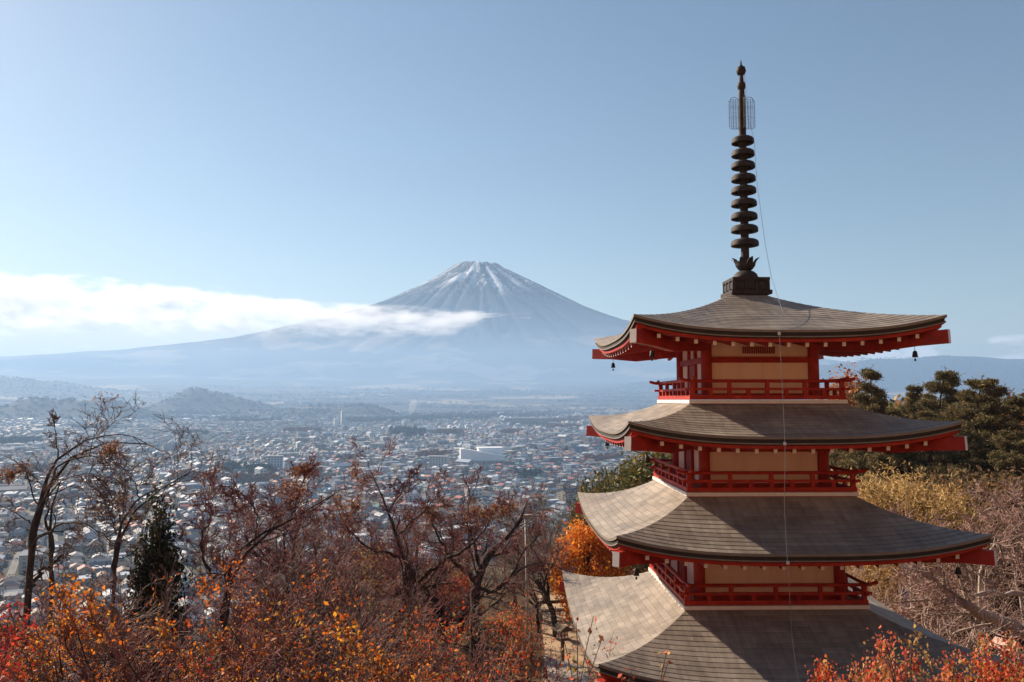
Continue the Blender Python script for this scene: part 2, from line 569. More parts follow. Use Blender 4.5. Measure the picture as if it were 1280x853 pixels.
# ------------------------------------------------------------------ the cloud bank across the volcano's shoulder
def cloud_bank():
    mb = MB()
    x0, x1, y0, y1, z0, z1 = -9000, 300, 11400, 13600, 700, 2250
    mb.box(((x0 + x1) / 2, (y0 + y1) / 2, (z0 + z1) / 2), (x1 - x0, y1 - y0, z1 - z0))
    m = bpy.data.materials.new('cloud_vapour'); m.use_nodes = True
    t = m.node_tree; t.nodes.clear()
    o = N(t, 'ShaderNodeOutputMaterial'); v = N(t, 'ShaderNodeVolumePrincipled')
    v.inputs['Color'].default_value = (.965, .97, .98, 1); v.inputs['Anisotropy'].default_value = .45
    ge = N(t, 'ShaderNodeNewGeometry'); P = ge.outputs['Position']
    sp = N(t, 'ShaderNodeSeparateXYZ'); t.links.new(P, sp.inputs[0])
    def mth(op, a, b_=None, clamp=False):
        n = N(t, 'ShaderNodeMath', operation=op); n.use_clamp = clamp
        for i, w in enumerate((a, b_)):
            if w is None: continue
            if isinstance(w, (int, float)): n.inputs[i].default_value = w
            else: t.links.new(w, n.inputs[i])
        return n.outputs[0]
    def mr(x_, a, b_, c, d, smooth=False):
        n = N(t, 'ShaderNodeMapRange')
        if smooth: n.interpolation_type = 'SMOOTHSTEP'
        t.links.new(x_, n.inputs[0])
        for i, w in enumerate((a, b_, c, d)): n.inputs[i + 1].default_value = w
        return n.outputs[0]
    X, Y, Z = sp.outputs
    # axis height and half thickness along the bank, from left to its thin right end
    def curve(pts, lo, hi):
        n = N(t, 'ShaderNodeFloatCurve')
        c = n.mapping.curves[0]
        for i, (a, b_) in enumerate(pts):
            if i < 2: c.points[i].location = (a, b_)
            else: c.points.new(a, b_)
        n.mapping.update()
        t.links.new(u, n.inputs['Value'])
        return mth('ADD', mth('MULTIPLY', n.outputs[0], hi - lo), lo)
    u = mr(X, -9000, 300, 0, 1)
    axis = curve([(0, .59), (1, .33), (.1, .57), (.28, .52), (.44, .43), (.645, .33), (.753, .285), (.86, .28), (.93, .30)], 900, 2250)
    half = curve([(0, .9), (1, .005), (.1, .9), (.28, .78), (.44, .64), (.645, .5), (.753, .46), (.86, .33), (.90, .2), (.93, .02)], 0, 470)
    dz = mth('DIVIDE', mth('SUBTRACT', Z, axis), half)
    below = mth('MULTIPLY', mth('MINIMUM', dz, 0.0), .55)          # the underside thins out slowly
    dz = mth('ADD', mth('MAXIMUM', dz, 0.0), below)
    dz = mth('MULTIPLY', dz, dz)
    dy = mr(Y, 11400, 13600, -1, 1); dy = mth('MULTIPLY', dy, dy)
    shape = mth('SUBTRACT', 1.0, mth('ADD', dz, dy))
    mp = N(t, 'ShaderNodeMapping'); mp.inputs['Scale'].default_value = (.0013, .0018, .0036)
    t.links.new(P, mp.inputs[0])
    nz = N(t, 'ShaderNodeTexNoise'); nz.inputs['Scale'].default_value = 1.0; nz.inputs['Detail'].default_value = 9; nz.inputs['Roughness'].default_value = .66
    t.links.new(mp.outputs[0], nz.inputs['Vector'])
    d = mth('ADD', mth('MULTIPLY', shape, .45), mth('MULTIPLY', mth('SUBTRACT', nz.outputs[0], .57), 4.4))
    d = mth('MULTIPLY', d, mth('MULTIPLY', mr(shape, 0, .6, 0, 1, True), 1.1), clamp=True)
    d = mth('MULTIPLY', d, CLOUD_DENSITY)
    t.links.new(d, v.inputs['Density'])
    t.links.new(v.outputs[0], o.inputs['Volume'])
    m.cycles.volume_step_rate = 0.16
    return tag(mb.build('cloud_bank', m), kind='stuff', label='long white cloud bank crossing the left shoulder of the volcano', cat='cloud')
CLOUD_DENSITY = 0.0054
cloud_bank()

# ================================================================== the pagoda
S = 1.1
PAG = (5.227 * S, 18.0 * S, PLAZA)
PAG_RZ = R(1.117)

def roof_material():
    """Weathered metal shingles laid in overlapping courses; UV in metres."""
    m, t, b = new_mat('roof_shingle')
    uv = N(t, 'ShaderNodeUVMap')
    br = N(t, 'ShaderNodeTexBrick')
    br.offset = 0.5
    br.inputs['Scale'].default_value = 1.0
    br.inputs['Brick Width'].default_value = 0.52
    br.inputs['Row Height'].default_value = 0.155
    br.inputs['Mortar Size'].default_value = 0.005
    br.inputs['Mortar Smooth'].default_value = 0.3
    br.inputs['Bias'].default_value = -0.2
    br.inputs['Color1'].default_value = (.29, .245, .20, 1)
    br.inputs['Color2'].default_value = (.40, .345, .285, 1)
    br.inputs['Mortar'].default_value = (.17, .14, .12, 1)
    t.links.new(uv.outputs[0], br.inputs['Vector'])
    tc = N(t, 'ShaderNodeTexCoord')
    nz = N(t, 'ShaderNodeTexNoise'); nz.inputs['Scale'].default_value = 1.3; nz.inputs['Detail'].default_value = 9; nz.inputs['Roughness'].default_value = .7
    t.links.new(tc.outputs['Object'], nz.inputs['Vector'])
    mp = N(t, 'ShaderNodeMapping'); mp.inputs['Scale'].default_value = (9, .9, 1)   # rain streaks run down the slope
    t.links.new(uv.outputs[0], mp.inputs[0])
    n2 = N(t, 'ShaderNodeTexNoise'); n2.inputs['Scale'].default_value = 1.0; n2.inputs['Detail'].default_value = 5
    t.links.new(mp.outputs[0], n2.inputs['Vector'])
    mx = N(t, 'ShaderNodeMath', operation='MULTIPLY')
    a = N(t, 'ShaderNodeMapRange'); a.inputs[1].default_value = .3; a.inputs[2].default_value = .7; a.inputs[3].default_value = .62; a.inputs[4].default_value = 1.2
    c = N(t, 'ShaderNodeMapRange'); c.inputs[1].default_value = .3; c.inputs[2].default_value = .7; c.inputs[3].default_value = .78; c.inputs[4].default_value = 1.14
    t.links.new(nz.outputs[0], a.inputs[0]); t.links.new(n2.outputs[0], c.inputs[0])
    t.links.new(a.outputs[0], mx.inputs[0]); t.links.new(c.outputs[0], mx.inputs[1])
    hs = N(t, 'ShaderNodeHueSaturation')
    t.links.new(mx.outputs[0], hs.inputs['Value']); t.links.new(br.outputs['Color'], hs.inputs['Color'])
    t.links.new(hs.outputs[0], b.inputs['Base Color'])
    b.inputs['Roughness'].default_value = .5
    rr = N(t, 'ShaderNodeMapRange'); rr.inputs[3].default_value = .38; rr.inputs[4].default_value = .7
    t.links.new(nz.outputs[0], rr.inputs[0]); t.links.new(rr.outputs[0], b.inputs['Roughness'])
    b.inputs['Specular IOR Level'].default_value = .5
    b.inputs['Metallic'].default_value = .22
    bp = N(t, 'ShaderNodeBump'); bp.inputs['Strength'].default_value = .6; bp.inputs['Distance'].default_value = .012
    iv = N(t, 'ShaderNodeMath', operation='SUBTRACT'); iv.inputs[0].default_value = 1
    t.links.new(br.outputs['Fac'], iv.inputs[1])
    t.links.new(iv.outputs[0], bp.inputs['Height'])
    t.links.new(bp.outputs[0], b.inputs['Normal'])
    return m

M_ROOF = roof_material()
M_EDGE = noise_mat('eave_band', [(.17, .14, .115), (.25, .21, .17)], 4, .6, .1)
M_GROOVE = noise_mat('dark_groove', [(.03, .025, .022), (.05, .04, .035)], 5, .8)
M_RED = noise_mat('vermilion_paint', [(.20, .014, .008), (.33, .019, .009), (.39, .026, .012), (.46, .048, .022)], 3.2, .6, .3, detail=10, spec=.25, bscale=30)
M_REDDARK = noise_mat('vermilion_soffit', [(.27, .022, .012), (.36, .034, .017)], 3, .6, .1)
M_CREAM = noise_mat('cream_plaster', [(.80, .56, .46), (.89, .66, .56), (.91, .71, .62)], 1.6, .85, .05, stretch=(2.2, 2.2, .35))
M_WHITE = noise_mat('white_end_paint', [(.66, .60, .54), (.78, .73, .68)], 6, .6)
M_BRONZE = noise_mat('dark_bronze', [(.018, .014, .014), (.032, .025, .024), (.055, .042, .038)], 6, .7, .3, metal=.15)
M_IRON = noise_mat('black_iron', [(.02, .02, .02), (.05, .045, .045)], 8, .55, .2, metal=.5)
M_CABLE = noise_mat('steel_cable', [(.25, .25, .25), (.4, .39, .37)], 8, .4, metal=.7)

#        eave half, tip z, mid z, inner half, inner z, wall half, floor z, balcony half   (all in units of S)
TIERS = {
    5: dict(e=2.989, tip=1.626, mid=1.334, i=.36, iz=2.36, w=1.20, fz=.015, b=1.636),
    4: dict(e=3.136, tip=-.383, mid=-.675, i=1.585, iz=-.06, w=1.306, fz=-1.849, b=1.751),
    3: dict(e=3.418, tip=-2.424, mid=-2.76, i=1.70, iz=-1.93, w=1.499, fz=-4.06, b=1.86),
    2: dict(e=3.809, tip=-4.538, mid=-4.98, i=1.81, iz=-4.14, w=1.63, fz=-6.35, b=2.02),
    1: dict(e=4.235, tip=-6.906, mid=-7.40, i=1.96, iz=-6.43, w=1.85, fz=-9.75, b=2.3),
}
ZL = lambda z: z * S - PLAZA            # unit height -> local metres above the plaza
SIDES = [0, math.pi / 2, math.pi, -math.pi / 2]   # front, right, back, left
def rot_side(k):
    return Matrix.Rotation(SIDES[k], 4, 'Z')

pagoda = empty('pagoda', PAG, PAG_RZ)
tag(pagoda, 'tall vermilion five storey pagoda with curved shingle roofs and a bronze spire', 'pagoda')

def eave_z(T, u):
    return T['mid'] + (T['tip'] - T['mid']) * abs(u) ** 3.0

def roof_mesh(T, seed):
    rnd = random.Random(seed)
    V, Fc, UV, MI = [], [], [], []
    nu = 48
    L = (T['e'] - T['i'])
    nv = max(6, int(round(L * 1.07 / .14)))
    for k in range(4):
        M = rot_side(k)
        base = len(V)
        uvs = []
        rows = []
        for j in range(nv + 1):
            for stepk in ((0,) if j == 0 else (1,) if j == nv else (1, 0)):
                rows.append((j / nv, stepk))       # each course lifts a little over the next one down
        for (v, st) in rows:
            h = T['e'] + (T['i'] - T['e']) * v
            prof = .66 * v + .34 * v * v
            for a in range(nu + 1):
                u = -1 + 2 * a / nu
                z = T['mid'] + (T['iz'] - T['mid']) * prof + (T['tip'] - T['mid']) * abs(u) ** 3.0 * (1 - v) ** 1.8
                p = Vector((u * h * S, -h * S, ZL(z) - (.007 if st == 1 and v > 0 else 0)))
                V.append(M @ p)
                uvs.append((u * h * S + 7.3 * k, v * L * S * 1.07))
        W = nu + 1
        for j in range(len(rows) - 1):
            for a in range(nu):
                q = (base + j * W + a, base + j * W + a + 1, base + (j + 1) * W + a + 1, base + (j + 1) * W + a)
                Fc.append(q); MI.append(0)
                UV += [uvs[i - base] for i in q]
        # layered eave edge, then the red board under it
        lay = [(.0, .0), (.0, -.05), (.03, -.052), (.03, -.12), (.012, -.122), (.012, -.145), (.07, -.168), (.07, -.232), (.13, -.235)]
        mats = [1, 2, 2, 2, 1, 2, 3, 3]
        eb = len(V)
        for (off, dz) in lay:
            for a in range(nu + 1):
                u = -1 + 2 * a / nu
                p = Vector((u * (T['e'] - off) * S, -(T['e'] - off) * S, ZL(eave_z(T, u) + dz - .0008)))
                V.append(M @ p)
        for j in range(len(lay) - 1):
            for a in range(nu):
                Fc.append((eb + j * W + a, eb + (j + 1) * W + a, eb + (j + 1) * W + a + 1, eb + j * W + a + 1)); MI.append(mats[j])
                UV += [(0, 0)] * 4
    me = bpy.data.meshes.new('roof')
    me.from_pydata([tuple(p) for p in V], [], Fc)
    for x in (M_ROOF, M_EDGE, M_GROOVE, M_RED):
        me.materials.append(x)
    me.polygons.foreach_set('material_index', MI)
    ul = me.uv_layers.new(name='UVMap')
    ul.data.foreach_set('uv', np.array(UV, np.float32).ravel())
    me.update()
    return me

def soffit_z(T, u, h):
    """Underside of the eave at half width h."""
    f = (T['e'] - .13 - h) / (T['e'] - .13 - T['w'])
    return eave_z(T, u) * (1 - f) + T['mid'] * f - .235 + .27 * f

RAFTERS = 0
for k in (5, 4, 3, 2, 1):
    T = TIERS[k]
    roof = link_mesh('roof', roof_mesh(T, k), pagoda)
    # soffit boards
    V, Fc = [], []
    for s in range(4):
        M = rot_side(s); b0 = len(V); nu, nv = 32, 4
        for j in range(nv + 1):
            h = (T['e'] - .13) + (T['w'] - .02 - T['e'] + .13) * j / nv
            for a in range(nu + 1):
                u = -1 + 2 * a / nu
                V.append(M @ Vector((u * h * S, -h * S, ZL(soffit_z(T, u, h)))))
        for j in range(nv):
            for a in range(nu):
                q = b0 + j * (nu + 1) + a
                Fc.append((q, q + nu + 1, q + nu + 2, q + 1))
    mb = MB(); mb.add(V, Fc); mb.build('soffit', M_REDDARK, roof, smooth=True)
    # rafters with white painted ends
    step = .355
    n = int((T['e'] - .42) / step)
    rest = MB()
    for s in range(4):
        M = rot_side(s)
        for j in range(-n, n + 1):
            x = (j + .5) * step if False else j * step
            u = x / T['e']
            inner = max(T['w'], abs(x) + .04)
            outer = T['e'] - .15
            if inner > outer - .1: continue
            zo = soffit_z(T, u, outer) - .045; zi = soffit_z(T, u * .999, inner) - .045
            a = M @ Vector((x * S, -inner * S, ZL(zi))); b = M @ Vector((x * S, -outer * S, ZL(zo)))
            if k >= 3 and s in (0, 3):
                mb = MB(); mb.bar(a, b, .07 * S, .08 * S, 0, 1); mb.build('rafter', [M_RED, M_WHITE], roof); RAFTERS += 1
            else:
                rest.bar(a, b, .07 * S, .08 * S, 0, 1)
    o = rest.build('rafter', [M_RED, M_WHITE], roof); o['kind'] = 'stuff'
    # the four hip rafters
    for s in range(4):
        M = rot_side(s)
        mb = MB()
        h0, h1 = T['w'] - .05, T['e'] + .02
        z1 = T['tip'] - .415
        z0 = T['mid'] - .16
        pts = [(h0, z0), ((h0 + h1) / 2, (z0 + z1) / 2 - .09), (h1 - .42, z1 - .03), (h1, z1)]
        for (p, zp), (q, zq) in zip(pts[:-1], pts[1:]):
            a = M @ Vector((-p * S, -p * S, ZL(zp))); b = M @ Vector((-q * S, -q * S, ZL(zq)))
            mb.bar(a, b, .15 * S, .26 * S, 0, 1 if q == h1 else 0)
        mb.build('hip_rafter', [M_RED, M_WHITE], roof)
        # red strut filling the gap between hip rafter and corner board
        a = M @ Vector((-(T['e'] - .62) * S, -(T['e'] - .62) * S, ZL(T['tip'] - .33)))
        b = M @ Vector((-(T['e'] - .13) * S, -(T['e'] - .13) * S, ZL(T['tip'] - .24)))
        mb = MB(); mb.bar(a, b, .12 * S, .2 * S); mb.build('corner_block', M_RED, roof)

# ---- storeys
def storey(k):
    T = TIERS[k]
    w, fz = T['w'], T['fz']
    top = T['mid'] + .05
    h = top - fz
    mb = MB()
    mb.box((0, 0, ZL(fz + h / 2)), ((2 * w - .14) * S, (2 * w - .14) * S, h * S))
    wall = mb.build('storey_wall', M_CREAM, pagoda)
    for sx in (-1, 1):
        for sy in (-1, 1):
            c = MB()
            c.lathe([(.115 * S, 0), (.115 * S, (h - .02) * S)], 20, (sx * (w - .06) * S, sy * (w - .06) * S, ZL(fz + .01)))
            c.build('column', M_RED, wall, smooth=True)
    for s in range(4):
        M = rot_side(s)
        R3 = M.to_3x3()
        def bx(mb, x, z, sx, sz, depth=.12, out=0.0, m=0):
            c = M @ Vector((x * S, -(w - .07 + out) * S, ZL(z)))
            mb.box(c, (sx * S, depth * S, sz * S), m=m, M=R3)
        L = 2 * w - .34
        for zz, th in ((fz + .84, .125), (fz + h - .10, .12), (fz + .07, .12)):
            mb = MB(); bx(mb, 0, zz, L, th, .13); mb.build('tie_beam', M_RED, wall)
        if s in (1, 3):                       # door sides: red door, its frame and two posts
            zt = fz + .775
            d = MB(); bx(d, 0, (fz + .13 + zt) / 2, .46, zt - fz - .13, .05, .012)
            door = d.build('door', M_RED, wall)
            for x in (-.115, .115):
                p = MB(); bx(p, x, (fz + .13 + zt) / 2, .17, (zt - fz - .13) * .8, .03, .03); p.build('door_panel', M_REDDARK, wall)
            for x in (-.29, .29):
                p = MB(); bx(p, x, (fz + .13 + zt) / 2, .10, zt - fz - .13, .12, .005); p.build('door_post', M_RED, wall)
                p = MB(); bx(p, x, (fz + .905 + fz + h - .16) / 2, .10, (h - .16 - .905), .11, .005); p.build('door_post', M_RED, wall)
        elif k == 5 and s == 0:               # small louvred vent under the top eave
            v = MB()
            for q in range(15):
                bx(v, -.02 + (q - 7) * .047, fz + 1.045, .024, .15, .035, .015)
            v.build('vent_grille', M_REDDARK, wall)
    return wall

def balcony(k):
    T = TIERS[k]
    b, fz = T['b'], T['fz']
    mb = MB()
    mb.box((0, 0, ZL(fz - .045)), (2 * b * S, 2 * b * S, .075 * S))
    fl = mb.build('balcony', M_WHITE, pagoda)
    mb = MB(); mb.box((0, 0, ZL(fz - .135)), ((2 * b - .06) * S, (2 * b - .06) * S, .10 * S)); mb.build('balcony_beam', M_RED, fl)
    for s in range(4):                       # joist ends under the slab
        M = rot_side(s)
        for j in range(-6, 7) if (k < 4 and s == 3) else ():
            mb = MB()
            mb.box(M @ Vector((j * b / 6.6 * S, -(b - .02) * S, ZL(fz - .125))), (.06 * S, .06 * S, .055 * S), M=M.to_3x3())
            mb.build('joist_end', M_WHITE, fl)
    r = b - .07
    for s in range(4):
        M = rot_side(s)
        R3 = M.to_3x3()
        mb = MB()
        def pt(x, z): return M @ Vector((x * S, -r * S, ZL(fz + z)))
        mb.bar(pt(-r - .05, .045), pt(r + .05, .045), .085 * S, .085 * S)
        mb.bar(pt(-r - .14, .215), pt(r + .14, .215), .06 * S, .05 * S)
        # top rail: round, with upturned ends passing each other at the corner
        up = .02 if s % 2 else 0
        xs = [-r - .26, -r - .12, -r + .1, 0, r - .1, r + .12, r + .26]
        zs = [.43, .395, .38, .38, .38, .395, .43]
        mb.tube([pt(x, z + up) for x, z in zip(xs, zs)], .034 * S, 8)
        for x in (-r + .02, -r * .5, 0, r * .5, r - .02):
            mb.box(pt(x, .19 + .005), (.075 * S, .075 * S, .385 * S), M=R3)
        for x in (-r * .75, -r * .25, r * .25, r * .75):
            mb.box(pt(x, .13), (.08 * S, .06 * S, .13 * S), M=R3)
        mb.build('railing', M_RED, fl)

for k in (5, 4, 3, 2, 1):
    storey(k)
    if k > 1:
        balcony(k)
mb = MB()
mb.box((0, 0, .25), (7.2, 7.2, .5)); mb.box((0, 0, .55), (6.6, 6.6, .1))
mb.build('stone_plinth', noise_mat('plinth_stone', [(.25, .24, .22), (.36, .34, .31)], 2, .85, .3), pagoda)

# ---- bronze spire, heights taken from the photo at the axis distance
def ax(y):                                  # photo row -> local z at the axis
    return at(931, y, 18 * S).z - PLAZA
px = 18 * S / F_PX                          # metres per photo pixel at the axis
mb = MB()
mb.tube([(0, 0, ax(350)), (0, 0, ax(240)), (0, 0, ax(165)), (0, 0, ax(120)), (0, 0, ax(95)), (0, 0, ax(80)), (0, 0, ax(75))],
        [5.2 * px, 4.8 * px, 4.6 * px, 4 * px, 2.6 * px, 1.2 * px, .3 * px], 16)
spire = mb.build('spire', M_BRONZE, pagoda, angle=R(40))
mb = MB()
mb.box((0, 0, ax(368)), (50 * px, 50 * px, 5 * px)); mb.box((0, 0, ax(359.5)), (43 * px, 43 * px, 12.5 * px)); mb.box((0, 0, ax(351.6)), (46 * px, 46 * px, 3.6 * px))
for s in range(4):
    M = rot_side(s)
    for x in (-1, 0, 1):
        mb.box(M @ Vector((x * 13.4 * px, -21.9 * px, ax(359.5))), (9 * px, 1.4 * px, 7.5 * px), M=M.to_3x3(), m=1)
    for x in (-1.5, -.5, .5, 1.5):
        mb.box(M @ Vector((x * 13.4 * px, -22.1 * px, ax(359.5))), (2.8 * px, 2.2 * px, 12 * px), M=M.to_3x3())
mb.build('pedestal_box', [M_BRONZE, M_IRON], spire)
mb = MB()
mb.lathe([(15.5 * px, ax(349.8)), (15.5 * px, ax(347.5)), (14 * px, ax(343.5)), (10 * px, ax(340)), (5 * px, ax(338.6))], 24)
mb.build('bowl_dome', M_BRONZE, spire, smooth=True)
mb = MB()
mb.lathe([(5 * px, ax(340)), (9 * px, ax(337)), (12 * px, ax(333)), (12.5 * px, ax(330.5)), (5 * px, ax(331))], 24)
for q in range(8):                           # upturned lotus petals
    a = q * math.pi / 4 + .2
    d = Vector((math.cos(a), math.sin(a), 0)); tq = Vector((-math.sin(a), math.cos(a), 0))
    pr = [(10.5, 333, 4.2), (12.5, 328.5, 4.0), (14.5, 325.5, 2.8), (18.2, 323.6, .8)]
    P = []
    for r_, y_, w_ in pr:
        for sd in (-1, 1):
            for th in (0, .9):
                P.append(d * ((r_ - th) * px) + tq * (sd * w_ * px) + Vector((0, 0, ax(y_))))
    fc = []
    for i in range(3):
        o4 = i * 4; n4 = o4 + 4
        fc += [(o4, o4 + 2, n4 + 2, n4), (o4 + 1, n4 + 1, n4 + 3, o4 + 3), (o4, n4, n4 + 1, o4 + 1), (o4 + 2, o4 + 3, n4 + 3, n4 + 2)]
    mb.add(P, fc)
mb.build('lotus_cup', M_BRONZE, spire)
for i, y in enumerate((176, 192, 207, 223, 238, 254, 270.5, 286.5, 304)):
    r = (14 + 3.2 * i / 8) * px
    z = ax(y)
    mb = MB()
    mb.lathe([(r * .70, z - 3.2 * px), (r * .96, z - 4.0 * px), (r, z - 3.6 * px), (r * .99, z + .6 * px), (r * .93, z + 2.6 * px), (r * .78, z + 4.0 * px),
              (r * .62, z + 4.6 * px), (r * .56, z + 3.6 * px), (r * .62, z + .5 * px), (r * .70, z - 3.2 * px)], 32)
    mb.lathe([(6.3 * px, z - 6 * px), (7 * px, z - 2 * px), (7 * px, z + 3 * px), (5.4 * px, z + 6.5 * px)], 16)
    for q in range(8):
        a = q * math.pi / 4
        d = Vector((math.cos(a), math.sin(a), 0))
        mb.bar(d * (5.5 * px) + Vector((0, 0, z + .6 * px)), d * (r * .64) + Vector((0, 0, z + .6 * px)), 1.8 * px, 3 * px)
    mb.build('ring', M_BRONZE, spire, angle=R(50))
for q in range(4):                           # openwork flame vanes
    a = q * math.pi / 2 + R(-2)
    d = Vector((math.cos(a), math.sin(a), 0))
    def vp(x, y): return d * (x * px) + Vector((0, 0, ax(y)))
    mb = MB()
    th = .32 * px
    mb.tube([vp(4, 160.5), vp(16, 160.5), vp(16, 130), vp(15, 125.5), vp(12.5, 122.3), vp(9, 121.5), vp(6, 123), vp(4, 127)], th, 5)
    for yy in np.arange(126, 161, 4.3):      # rows of little scrolls
        for xx in (6.2, 9.4, 12.7):
            c = []
            for e_ in range(9):
                aa = e_ * math.pi / 4
                c.append(vp(xx + 1.5 * math.cos(aa), yy + 1.9 * math.sin(aa)))
            mb.tube(c, .2 * px, 4, cap=False)
    for yy in (134.5, 147.5):
        mb.tube([vp(4, yy), vp(16, yy)], .2 * px, 4)
    for xx in (7.8, 11.1, 14.3):
        mb.tube([vp(xx, 160.5), vp(xx, 125)], .18 * px, 4)
    for yy in np.arange(128, 160, 5):
        mb.tube([vp(16, yy), vp(17.4, yy - 1.5)], .25 * px, 4)
    mb.build('flame_vane', M_IRON, spire)
for yc, r, hh in ((107.5, 5.6, 6.2), (88.5, 6.3, 6.6)):
    mb = MB()
    z = ax(yc)
    mb.lathe([(1.5 * px, z - hh * px), (r * .75 * px, z - hh * .75 * px), (r * px, z - hh * .1 * px), (r * .8 * px, z + hh * .6 * px), (2 * px, z + hh * px)], 20)
    mb.build('jewel', M_BRONZE, spire, smooth=True)

spire.location.x = 5.5 * px

# ---- lightning conductor down the front, tied off at each eave
def loc(x, y, z): return Vector((x * S, y * S, ZL(z)))
cab = MB()
zsp = lambda y: (ax(y) + PLAZA) / S
P = [loc(.16, -.05, zsp(92)), loc(.20, -.12, zsp(150)), loc(.27, -.30, zsp(180)), loc(.30, -.34, zsp(235)), loc(.41, -.46, zsp(310)), loc(.49, -.58, zsp(352)), loc(.47, -.95, 2.28),
     loc(.2, -2.0, 1.80), loc(-.22, -2.96, 1.40), loc(-.25, -3.04, 1.25), loc(-.24, -3.1, .3), loc(-.25, -3.18, -.66), loc(-.26, -3.22, -.85), loc(-.33, -3.3, -1.9), loc(-.36, -3.45, -2.75),
     loc(-.36, -3.5, -2.95), loc(-.36, -3.6, -4.2), loc(-.34, -3.84, -4.99), loc(-.33, -3.9, -5.3), loc(-.3, -4.1, -7.0), loc(-.3, -4.3, -7.5), loc(-.3, -4.3, -9.9)]
cab.tube(P, .005, 5)
cb = cab.build('lightning_cable', M_CABLE, None)
cb.location = PAG; cb.rotation_euler = (0, 0, PAG_RZ)
tag(cb, 'thin grey cable running from the spire down over the front eaves', 'cable')
for x, y, z in ((-.25, -3.04, 1.25), (-.26, -3.21, -.80), (-.36, -3.49, -2.90), (-.33, -3.89, -5.15)):
    mb = MB()
    c = loc(x, y, z)
    mb.lathe([(.008, .03), (.03, .03), (.034, .012), (.022, .004), (.034, -.008), (.03, -.03), (.008, -.03)], 12, c)
    mb.build('insulator', M_WHITE, cb, smooth=True)

# ---- wind bells, one under each hip rafter end
def bell_mesh():
    mb = MB()
    mb.lathe([(.001, .0), (.03, -.005), (.052, -.03), (.062, -.08), (.066, -.13), (.085, -.175), (.08, -.175), (.058, -.13), (.05, -.06), (.001, -.03)], 16)
    return mb.mesh('bell', [M_IRON], smooth=True)
BELL = bell_mesh()
mb = MB(); mb.tube([(0, 0, 0), (0, 0, .14)], .007, 6)
HOOK = mb.mesh('hook', [M_IRON])
mb = MB(); mb.tube([(0, 0, -.03), (0, 0, -.22)], .006, 6); mb.box((0, 0, -.25), (.05, .008, .06))
CLAPPER = mb.mesh('clapper', [M_IRON])
tier_word = {5: 'topmost roof', 4: 'second roof from the top', 3: 'third roof from the top', 2: 'fourth roof from the top'}
corner_word = {(-1, -1): 'sunlit near corner', (1, -1): 'shaded corner towards the pines', (-1, 1): 'far corner facing the town', (1, 1): 'hidden back corner'}
bell_corners = [(5, -1, -1), (5, -1, 1), (5, 1, -1), (4, -1, -1), (4, -1, 1), (4, 1, -1), (3, -1, -1), (3, 1, -1), (3, -1, 1)]
for k, sx, sy in bell_corners:
    T = TIERS[k]
    h = T['e'] - .42
    p = Matrix.Rotation(PAG_RZ, 3, 'Z') @ Vector((sx * h * S, sy * h * S, ZL(T['tip'] - .60))) + Vector(PAG)
    r = empty('wind_bell', (p.x, p.y, p.z - .07), PAG_RZ)
    tag(r, 'bronze wind bell under the %s, %s' % (corner_word[(sx, sy)], tier_word[k]), 'bell', 'wind bells under the pagoda eaves')
    r.scale = (.8, .8, .8)
    link_mesh('bell', BELL, r); link_mesh('hook', HOOK, r); link_mesh('clapper', CLAPPER, r)

# ================================================================== the town on the valley floor
rng = np.random.RandomState(11)
ROOFS = {   # name: base colours
    'grey': [(.11, .12, .14), (.16, .17, .19), (.075, .085, .10)],
    'slate blue': [(.045, .075, .14), (.07, .11, .18), (.035, .06, .11)],
    'pale metal': [(.34, .39, .46), (.45, .47, .50), (.25, .30, .37)],
    'red': [(.26, .07, .055), (.32, .10, .075), (.22, .06, .05)],
    'brown': [(.15, .09, .065), (.19, .12, .085), (.11, .07, .055)],
    'teal': [(.08, .20, .22), (.10, .25, .27), (.09, .17, .2)],
}
ROOF_P = [('grey', .27), ('slate blue', .22), ('pale metal', .22), ('red', .10), ('brown', .16), ('teal', .04)]
WALLS = {'white': (.56, .555, .545), 'cream': (.39, .335, .26), 'grey': (.25, .25, .26), 'tan': (.28, .20, .14), 'pale blue': (.45, .5, .56)}
WALL_P = [('white', .36), ('cream', .27), ('grey', .18), ('tan', .14), ('pale blue', .05)]
def pick(p):
    q = rng.rand() * sum(w for _, w in p)
    for n, w in p:
        q -= w
        if q <= 0: return n
    return p[-1][0]
def to_px(x, y, z):
    c, s = math.cos(PITCH), math.sin(PITCH)
    yc = y * c + z * s; zc = -y * s + z * c
    return 640 + F_PX * x / yc, 426.5 - F_PX * zc / yc

# lowest photo row where the town still shows between the trees, by column
SKYLINE_X = [-60, 0, 90, 250, 330, 420, 520, 600, 680, 740, 830, 1000, 1230, 1260, 1330]
SKYLINE_Y = [740, 745, 748, 742, 728, 700, 672, 650, 628, 612, 602, 540, 525, 540, 550]
CLEAR = []          # (x, y, r) kept free for the big buildings and woods
def blocked(x, y):
    return any((x - a) ** 2 + (y - b) ** 2 < r * r for a, b, r in CLEAR)
def ground_at_px(px, d):
    x = (px - 640) / F_PX * d * (math.cos(PITCH) + math.sin(PITCH) * 0)   # close enough for low ground
    return x, d, gz(x, d)

